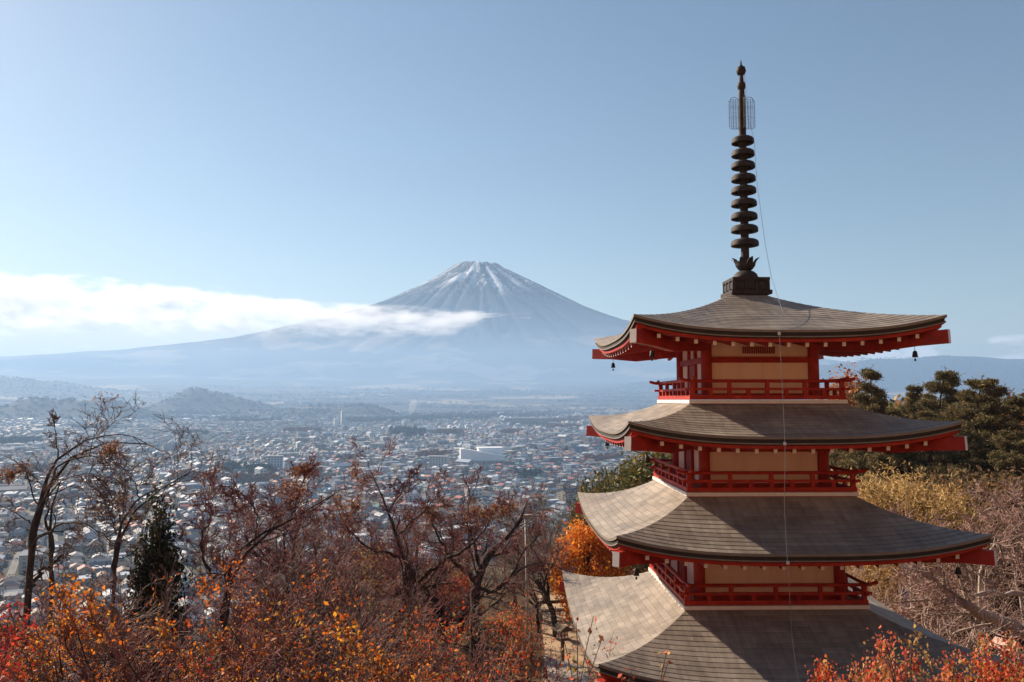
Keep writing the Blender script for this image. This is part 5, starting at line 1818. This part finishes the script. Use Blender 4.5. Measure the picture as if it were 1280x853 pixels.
# the rest of the thicket: nothing tells these apart
rsf = np.random.RandomState(77)
for i in range(40):
    px_ = -40 + 760 * ((i * .618034) % 1)
    row = i % 3
    if (row < 2 and 415 < px_ < 640) or px_ > 660: continue
    d_ = (rsf.uniform(34, 44), rsf.uniform(20, 27), rsf.uniform(13, 18))[row]
    top_ = np.interp(px_, [-40, 120, 250, 330, 430, 560, 720], ([752, 756, 745, 706, 672, 664, 660], [765, 764, 760, 738, 716, 705, 700], [790, 796, 790, 786, 806, 812, 790])[row]) + rsf.uniform(-10, 30)
    plant((bc[i % 3], bc[(i + 1) % 4], (lc5, bc[0], lc2, lc5, lc3)[i % 5])[row], 'cherry_tree', px_, d_, top_, 'twiggy cherry tree in the dense thicket on the slope below the viewpoint', 'tree', 'cherries of the thicket', i * 2.4)
for i in range(7):
    px_ = 1085 + 215 * ((i * .618034 + .3) % 1)
    d_ = rsf.uniform(31, 40)
    top_ = np.interp(px_, [1080, 1180, 1300], [715, 672, 650]) + rsf.uniform(0, 60)
    plant(pc[i % 2], 'bare_cherry_tree', px_, d_, top_, 'pale leafless tree in the tangle on the slope right of the pagoda', 'tree', 'tangled pale trees', i * 2.4)

# ---- leafy trees and evergreens
ev = leafy_tree(141, 8, .95, [(.022, .028, .014), (.03, .036, .016), (.045, .045, .02), (.018, .022, .012), (.10, .085, .05)], n=460, per=40, size=.12, base=.1, mat=M_NEEDLE, spread=.17, shape=.72)
plant(ev, 'evergreen_tree', 200, 20, 634, 'dark columnar evergreen standing between the bare trees', 'tree', None, 0, .7)
om = leafy_tree(142, 5.4, 2.3, BRIGHT + ORANGE[:2], n=330, per=44, size=.17, base=.2, spread=.26)
plant(om, 'maple_tree', 738, 38, 654, 'bright orange maple beside the fourth pagoda roof', 'tree', None, 0, .86)
rm = leafy_tree(143, 4, 1.5, CRIMSON + REDOR[:2], n=170, per=34, size=.15, base=.15, spread=.22)
plant(rm, 'maple_tree', 572, 37, 722, 'red shrub-like maple seen left of the thick trunk', 'tree')
plant(rm, 'maple_tree', 438, 36, 742, 'red-orange maple behind the crossing black trunks', 'tree', None, 2)
yl = leafy_tree(144, 5, 2.0, YELLOW + GREENY, n=160, per=26, size=.16, base=.2, spread=.25)
plant(yl, 'shrub', 560, 41, 698, 'yellow-brown bush low between the bare crowns', 'shrub')
plant(yl, 'shrub', 468, 44, 680, 'yellow-brown bush left of the crossing trunks', 'shrub', None, 1.2)
gr = leafy_tree(145, 8, 3.0, GREENY, n=300, per=36, size=.26, base=.2, spread=.32, mat=M_NEEDLE)
G_GR = 'yellow-green trees behind the pagoda'
plant(gr, 'broadleaf_tree', 796, 60, 590, 'yellow-green tree beside the third storey railing', 'tree', G_GR, 0, .7)
plant(gr, 'broadleaf_tree', 832, 58, 556, 'green tree peeping out behind the fourth storey wall', 'tree', G_GR, 2)
plant(gr, 'broadleaf_tree', 750, 66, 594, 'green-yellow tree just above the corner of the third roof', 'tree', G_GR, 4, .45)
pA = pine(151, 10, 13, 2.2, conical=.75); pB = pine(152, 10, 14, 3.7, conical=.8); pC = pine(153, 10, 17, 2.2, conical=1.1); pD = pine(154, 9, 13, 3.9, conical=.65)
G_P = 'pines right of the pagoda'
for pr, px_, d_, top_, lab_, rz_, wd_ in (
    (pA, 1086, 52, 464, 'dark pine rising just beyond the top balcony', 0, .9),
    (pC, 1142, 62, 484, 'small pointed conifer between the two tallest pines', 1, 1.0),
    (pC, 1160, 64, 494, 'slim conifer in the gap between the pines', 2.4, .9),
    (pB, 1183, 56, 466, 'leaning pine with a ragged top left of the broadest one', 2, 1.0),
    (pB, 1228, 50, 476, 'broadest pine with tiered branches near the right edge', 1.4, 1.3),
    (pD, 1204, 54, 506, 'dark pine bridging the leaning and the broadest pines', 1.1, 1.3),
    (pD, 1108, 56, 512, 'dark pine below the small pointed conifer', 2.2, 1.2),
    (pB, 1268, 53, 498, 'pine half cut off beyond the broadest one', 3.1, 1.2),
    (pB, 1155, 53, 516, 'olive pine in the middle of the stand', 5.6, 1.3),
    (pD, 1120, 52, 536, 'low dark pine under the second roof corner', .5, 1.2),
    (pD, 1060, 54, 532, 'low dark pine close against the fourth storey wall', 3.5, 1.2),
    (pD, 1172, 50, 546, 'spreading dark pine above the golden bamboo', 2.9, 1.3),
    (pB, 1262, 46, 540, 'spreading olive pine at the right edge', 4.4, 1.2),
    (pD, 1216, 48, 556, 'dark pine filling the gap below the broadest one', 5.2, 1.3)):
    plant(pr, 'pine_tree', px_, d_, top_, lab_, 'tree', G_P, rz_, wd_)
ot = leafy_tree(146, 9, 2.0, [(.45, .18, .06), (.5, .24, .09), (.35, .13, .05)], n=200, per=30, size=.24, base=.25, spread=.35)
plant(ot, 'maple_tree', 1060, 66, 466, 'pale orange tree behind the end of the top railing', 'tree')
rt_ = leafy_tree(147, 7, 2.4, RUST, n=200, per=30, size=.24, base=.25, spread=.35)
plant(rt_, 'broadleaf_tree', 1288, 56, 512, 'rust-coloured tree behind the pines at the right edge', 'tree')
gb = leafy_tree(148, 5, 2.3, [(.56, .36, .13), (.64, .43, .17), (.46, .28, .10), (.68, .49, .22), (.36, .22, .09)], n=520, per=56, size=.16, base=.02, spread=.26, aspect=.2)
G_B = 'golden bamboo clumps on the right slope'
plant(gb, 'bamboo_clump', 1100, 37, 594, 'golden bamboo clump touching the third storey railing', 'bamboo', G_B, 0, 1.0)
plant(gb, 'bamboo_clump', 1148, 36, 606, 'golden bamboo clump in the middle of the three', 'bamboo', G_B, 2, 1.0)
plant(gb, 'bamboo_clump', 1182, 35, 630, 'browner golden bamboo clump next to the pinkish bare tree', 'bamboo', G_B, 4, .9)
bs = leafy_tree(149, 4, 2.2, [(.16, .09, .04), (.2, .12, .055), (.12, .085, .035), (.23, .13, .07)], n=240, per=34, size=.17, base=.03, spread=.3)
G_S = 'brown bushes on the right slope'
for i, (px_, d_, top_, lab_) in enumerate(((1236, 41, 592, 'brown bush below the broadest pine'), (1272, 39, 596, 'reddish brown bush at the right edge'), (1210, 39, 612, 'brown bush right of the golden bamboo'),
                                           (1256, 36, 640, 'brown bush behind the pale-barked tree'))):
    plant(bs, 'shrub', px_, d_, top_, lab_, 'shrub', G_S, i * 1.7, 1.1)

# ---- slender leafy shoots that stand in front of the roof corner
def shoots(seed, pts, label):
    rs = np.random.RandomState(seed)
    d = 9.0
    b = base_of(pts[0][-1][0], d)
    Ps, Rs, ends = [], [], []
    for lb in pts:
        P, r = resample([np.array(at(a, y_, d)) - np.array(b) for a, y_ in lb], np.linspace(.004, .008, len(lb)), 7)
        Ps.append(P); Rs.append(r); ends.append(P[:3])
    B1 = np.array(Ps); r1 = np.array(Rs)
    P0, r0 = resample([np.array((0, 0, -.3)), B1[0, -1]], [.02, .008], 7)
    B1 = np.concatenate([B1, P0[None]]); r1 = np.concatenate([r1, r0[None]])
    B2, r2 = sprout(B1[:-1], r1[:-1], 5, .25, 50, 3, rs, .2, rmin=.003)
    V1, F1 = ribbons(B1, r1, 5); V2, F2 = ribbons(B2, r2, 3)
    V, F4_, cc = leaf_faces(np.concatenate([B2[:, 2:].reshape(-1, 3)] + ends), 2, .075, PINKOR + [(.10, .06, .04), (.2, .1, .05)], rs, .03)
    put(Proto([mesh_part('stem', np.concatenate([V1, V2]), np.concatenate([F1, F2 + len(V1)]), M_TWIG), mesh_part('leaves', V, F4_, M_LEAF, cols=cc)]), 'sapling', b, label, 'sapling', 'leafy shoots in front of the roof corner')
shoots(161, [[(742, 770), (735, 800), (728, 835), (722, 880)], [(720, 778), (722, 810), (722, 880)], [(752, 800), (738, 840), (724, 880)], [(705, 800), (714, 840), (722, 880)]], 'leafy shoots crossing the corner of the fourth roof')
shoots(162, [[(834, 814), (828, 835), (822, 880)], [(836, 826), (828, 850), (822, 880)]], 'single slender shoot in front of the sunlit shingles')
shoots(163, [[(790, 838), (783, 860), (776, 890)], [(778, 845), (776, 890)]], 'short leafy shoot at the bottom edge of the picture')

# ---- undergrowth on the slopes
def undergrowth():
    rs = np.random.RandomState(171)
    n = 9000
    x = rs.uniform(-34, 46, n); y = 12 + 66 * rs.rand(n)
    keep = (np.hypot(x - PAG[0], y - PAG[1]) > 8) & ~((x > 0.2) & (x < 7) & (y > 26) & (y < 47)) & (fbm(x / 5, y / 5, 3) > .40)
    x, y = x[keep], y[keep]
    o = np.stack([x, y, ground_z(x, y) - .1], 1)
    n = len(o)
    L = rs.uniform(.6, 1.7, n)
    B1 = walk(o, np.stack([rs.normal(size=n) * .3, rs.normal(size=n) * .3, np.ones(n)], 1), L, 4, rs, .18, (0, 0, .05))
    r1 = np.linspace(.012, .005, 5)[None].repeat(n, 0)
    B2, r2 = sprout(B1, r1, 5, .5, 50, 3, rs, .25, rmin=.005)
    V1, F1 = ribbons(B1, r1, 3); V2, F2 = ribbons(B2, r2, 3)
    o1 = link_mesh('undergrowth', np_mesh('undergrowth', np.concatenate([V1, V2]), np.concatenate([F1, F2 + len(V1)]), [M_TWIG]))
    tag(o1, 'brown leafless undergrowth covering the hillside', 'undergrowth', kind='stuff')
    e = B2[:, 1:].reshape(-1, 3); e = e[rs.rand(len(e)) < .3]
    V, F4_, cc = leaf_faces(e, 2, .11, RUST + ORANGE[:2] + GREENY[:2], rs, .08)
    o2 = link_mesh('undergrowth_leaves', np_mesh('undergrowth_leaves', V, F4_, [M_LEAF], cols=cc))
    tag(o2, 'withered leaves on the hillside undergrowth', 'leaves', kind='stuff')
undergrowth()
def hillside_wood():
    rs = np.random.RandomState(181)
    n = 1500
    x = rs.uniform(14, 190, n); y = rs.uniform(58, 330, n)
    keep = (hill_z(x, y) > town_z(x, y) + 1) & (np.hypot(x - 30, y - 40) > 26)
    x, y = x[keep], y[keep]
    h = rs.uniform(4, 7, len(x))
    pal = np.array(RUST + GREENY + [(.05, .05, .025), (.06, .055, .03)])
    V, F4_, cc = blob_cloud(np.stack([x, y, ground_z(x, y) + h * .42], 1), np.stack([h * .5, h * .5, h * .5], 1), pal[rs.randint(len(pal), size=len(x))], 90, rs, .55)
    tag(link_mesh('hillside_wood', np_mesh('hillside_wood', V, F4_, [M_NEEDLE], cols=cc)), 'brown and olive wood on the hillside behind the pines', 'wood', kind='stuff')
hillside_wood()

# ================================================================== the plaza beyond the pagoda and its small things
M_WOOD = noise_mat('weathered_wood', [(.09, .055, .035), (.17, .11, .07)], 3, .8, .3, stretch=(1, 1, 6))
M_POLE = noise_mat('pale_pole_paint', [(.36, .32, .27), (.46, .42, .36)], 2, .6)
M_STONE = noise_mat('grey_stone', [(.2, .18, .16), (.3, .28, .25)], 3, .9, .3)
def path():
    V, Fc = [], []
    pts = [(.6, 26), (3.4, 30), (3.2, 36), (2.9, 41), (3.6, 46)]
    for i, (x, y) in enumerate(pts):
        w = 1.9 + .5 * math.sin(i * 1.7)
        V += [(x - w, y, gz(x - w, y) + .012), (x, y, gz(x, y) + .02), (x + w, y, gz(x + w, y) + .012)]
    for i in range(len(pts) - 1):
        for k in range(2):
            a = i * 3 + k; Fc.append((a, a + 1, a + 4, a + 3))
    mb = MB(); mb.add(V, Fc)
    tag(mb.build('path', noise_mat('sandy_path', [(.30, .19, .11), (.42, .30, .19), (.24, .16, .1)], .8, .95, .3)), kind='structure')
path()
def lantern(px, d, top, label, roofm=None):
    p = at(px, top, d); g = gz(p.x, p.y); h = p.z - g
    r = empty('wooden_lantern', (p.x, p.y, g), R(28)); tag(r, label, 'lantern', 'wooden path lanterns')
    mb = MB(); mb.box((0, 0, (h - .62) / 2), (.11, .11, h - .62)); mb.build('post', M_WOOD, r)
    mb = MB(); mb.box((0, 0, h - .60), (.46, .46, .05)); mb.box((0, 0, h - .41), (.34, .34, .33)); box = mb.build('lamp_box', M_WOOD, r)
    for s in range(4):
        M = rot_side(s)
        for a in (-.08, .08):
            for b_ in (-.075, .075):
                mb = MB(); mb.box(M @ Vector((a, -.172, h - .41 + b_)), (.11, .012, .11), M=M.to_3x3()); mb.build('paper_pane', M_CREAM, box)
    mb = MB()
    e = .34
    mb.add([(-e, -e, h - .23), (e, -e, h - .23), (e, e, h - .23), (-e, e, h - .23), (0, -e * .95, h), (0, e * .95, h)], [(0, 1, 4), (2, 3, 5), (1, 2, 5, 4), (3, 0, 4, 5), (0, 3, 2, 1)])
    mb.build('roof', roofm or M_WOOD, r)
lantern(703, 33, 780, 'small roofed wooden lantern on a post beside the sandy path')
lantern(1257, 25, 799, 'lantern with a pale pink roof above the lower right maple', noise_mat('pale_pink_roof', [(.62, .34, .27), (.72, .44, .36)], 3, .7))
# street lamp
p = at(657, 646, 33); g = gz(p.x, p.y)
r = empty('lamp_pole', (p.x, p.y, g)); tag(r, 'tall thin pale pole with a flat lamp head left of the orange maple', 'lamp pole')
H = p.z - g
mb = MB(); mb.tube([(.12, 0, 0), (.06, 0, H * .5), (0, 0, H)], [.07, .055, .045], 10); mb.build('pole', M_POLE, r, smooth=True)
mb = MB(); mb.box((0, 0, H + .04), (.44, .2, .08)); mb.box((-.1, 0, H - .02), (.3, .14, .05)); mb.build('lamp_head', M_POLE, r)
# bench
p = at(692, 757, 41); g = gz(p.x, p.y)
r = empty('bench', (p.x, p.y, g), R(12)); tag(r, 'low plank bench at the back of the sandy path', 'bench')
mb = MB()
for q in range(3): mb.box((0, -.16 + q * .16, .45), (1.9, .13, .06))
mb.build('seat', M_WOOD, r)
for x in (-.7, .7):
    mb = MB(); mb.box((x, 0, .21), (.16, .4, .42)); mb.build('leg', M_STONE, r)
mb = MB(); mb.bar((-.95, .25, .8), (.95, .25, .8), .05, .16)
mb.build('backrest', M_WOOD, r)
for x in (-.8, .8):
    mb = MB(); mb.box((x, .29, .44), (.06, .04, .88)); mb.build('back_post', M_WOOD, r)
# pale sign board and the small frame in the thicket
p = at(562, 786, 34); g = gz(p.x, p.y)
r = empty('notice_board', (p.x, p.y, g), R(-20)); tag(r, 'small pale notice board standing at the foot of the thick trunk', 'notice board')
mb = MB(); mb.box((0, 0, p.z - g), (.62, .05, .42)); mb.build('board', M_WHITE, r)
for x in (-.22, .22):
    mb = MB(); mb.box((x, .045, (p.z - g) / 2), (.05, .04, p.z - g + .2)); mb.build('post', M_WOOD, r)
mb = MB(); mb.bar((-.4, 0, p.z - g + .26), (.4, 0, p.z - g + .26), .22, .05); mb.build('rain_roof', M_WOOD, r)
p = at(512, 782, 30); g = gz(p.x, p.y)
r = empty('railing', (p.x, p.y, g), R(24)); tag(r, 'short pale railing half hidden in the thicket below the crossing trunks', 'railing')
for x in (-.8, 0, .8):
    mb = MB(); mb.box((x, 0, (p.z - g) / 2), (.06, .06, p.z - g)); mb.build('post', M_POLE, r)
for z in (p.z - g - .02, p.z - g - .42):
    mb = MB(); mb.bar((-.95, -.05, z), (.95, -.05, z), .04, .06); mb.build('rail', M_POLE, r)
# round mirror and banner right of the pagoda
p = at(1138, 703, 30); g = gz(p.x, p.y)
r = empty('round_mirror', (p.x, p.y, g), R(-15)); tag(r, 'round pale blue mirror on a post under the third roof', 'mirror')
H = p.z - g
mb = MB(); mb.tube([(0, .06, 0), (0, .06, H + .1)], .04, 8); mb.build('post', M_POLE, r)
M2 = Matrix.Rotation(R(90), 3, 'X')
mb = MB(); mb.lathe([(.0, .03), (.2, .02), (.29, -.005), (.29, -.03), (0, -.04)], 24)
mb.v = [tuple(M2 @ Vector(v) + Vector((0, -.02, H))) for v in mb.v]
mb.build('disc', noise_mat('mirror_face', [(.45, .52, .58), (.62, .68, .72)], 9, .25, spec=.6), r, smooth=True)
mb = MB(); mb.tube([(.3 * math.cos(a), -.03, H + .3 * math.sin(a)) for a in np.linspace(0, 2 * math.pi, 25)], .025, 6, cap=False); mb.build('rim', M_POLE, r)
p = at(1130, 736, 29); g = gz(p.x, p.y)
r = empty('banner', (p.x, p.y, g), R(-10)); tag(r, 'narrow slate-blue banner on a pole behind the lowest balcony', 'banner')
H = p.z - g
mb = MB(); mb.tube([(-.12, 0, 0), (-.12, 0, H + .12)], .02, 8); mb.build('pole', M_POLE, r)
V = [];
for j in range(9):
    for i in range(4):
        V.append((-.10 + i * .085, .02 * math.sin(i * 1.9 + j * .5), H - j * .085)); 
Fc = [(j * 4 + i, j * 4 + i + 1, (j + 1) * 4 + i + 1, (j + 1) * 4 + i) for j in range(8) for i in range(3)]
mb = MB(); mb.add(V, Fc); mb.build('cloth', noise_mat('banner_cloth', [(.12, .13, .24), (.18, .19, .32)], 3, .9), r)
mb = MB(); mb.bar((-.12, 0, H + .02), (.18, 0, H + .02), .02, .02); mb.build('crossbar', M_POLE, r)
# the deck the photograph is taken from
mb = MB(); mb.box((0, -2.2, -1.75), (9, 5.6, .12))
for x in (-4.2, -1.4, 1.4, 4.2): mb.box((x, .2, -2.8), (.2, .2, 2.0))
tag(mb.build('viewing_deck', M_WOOD), kind='structure')
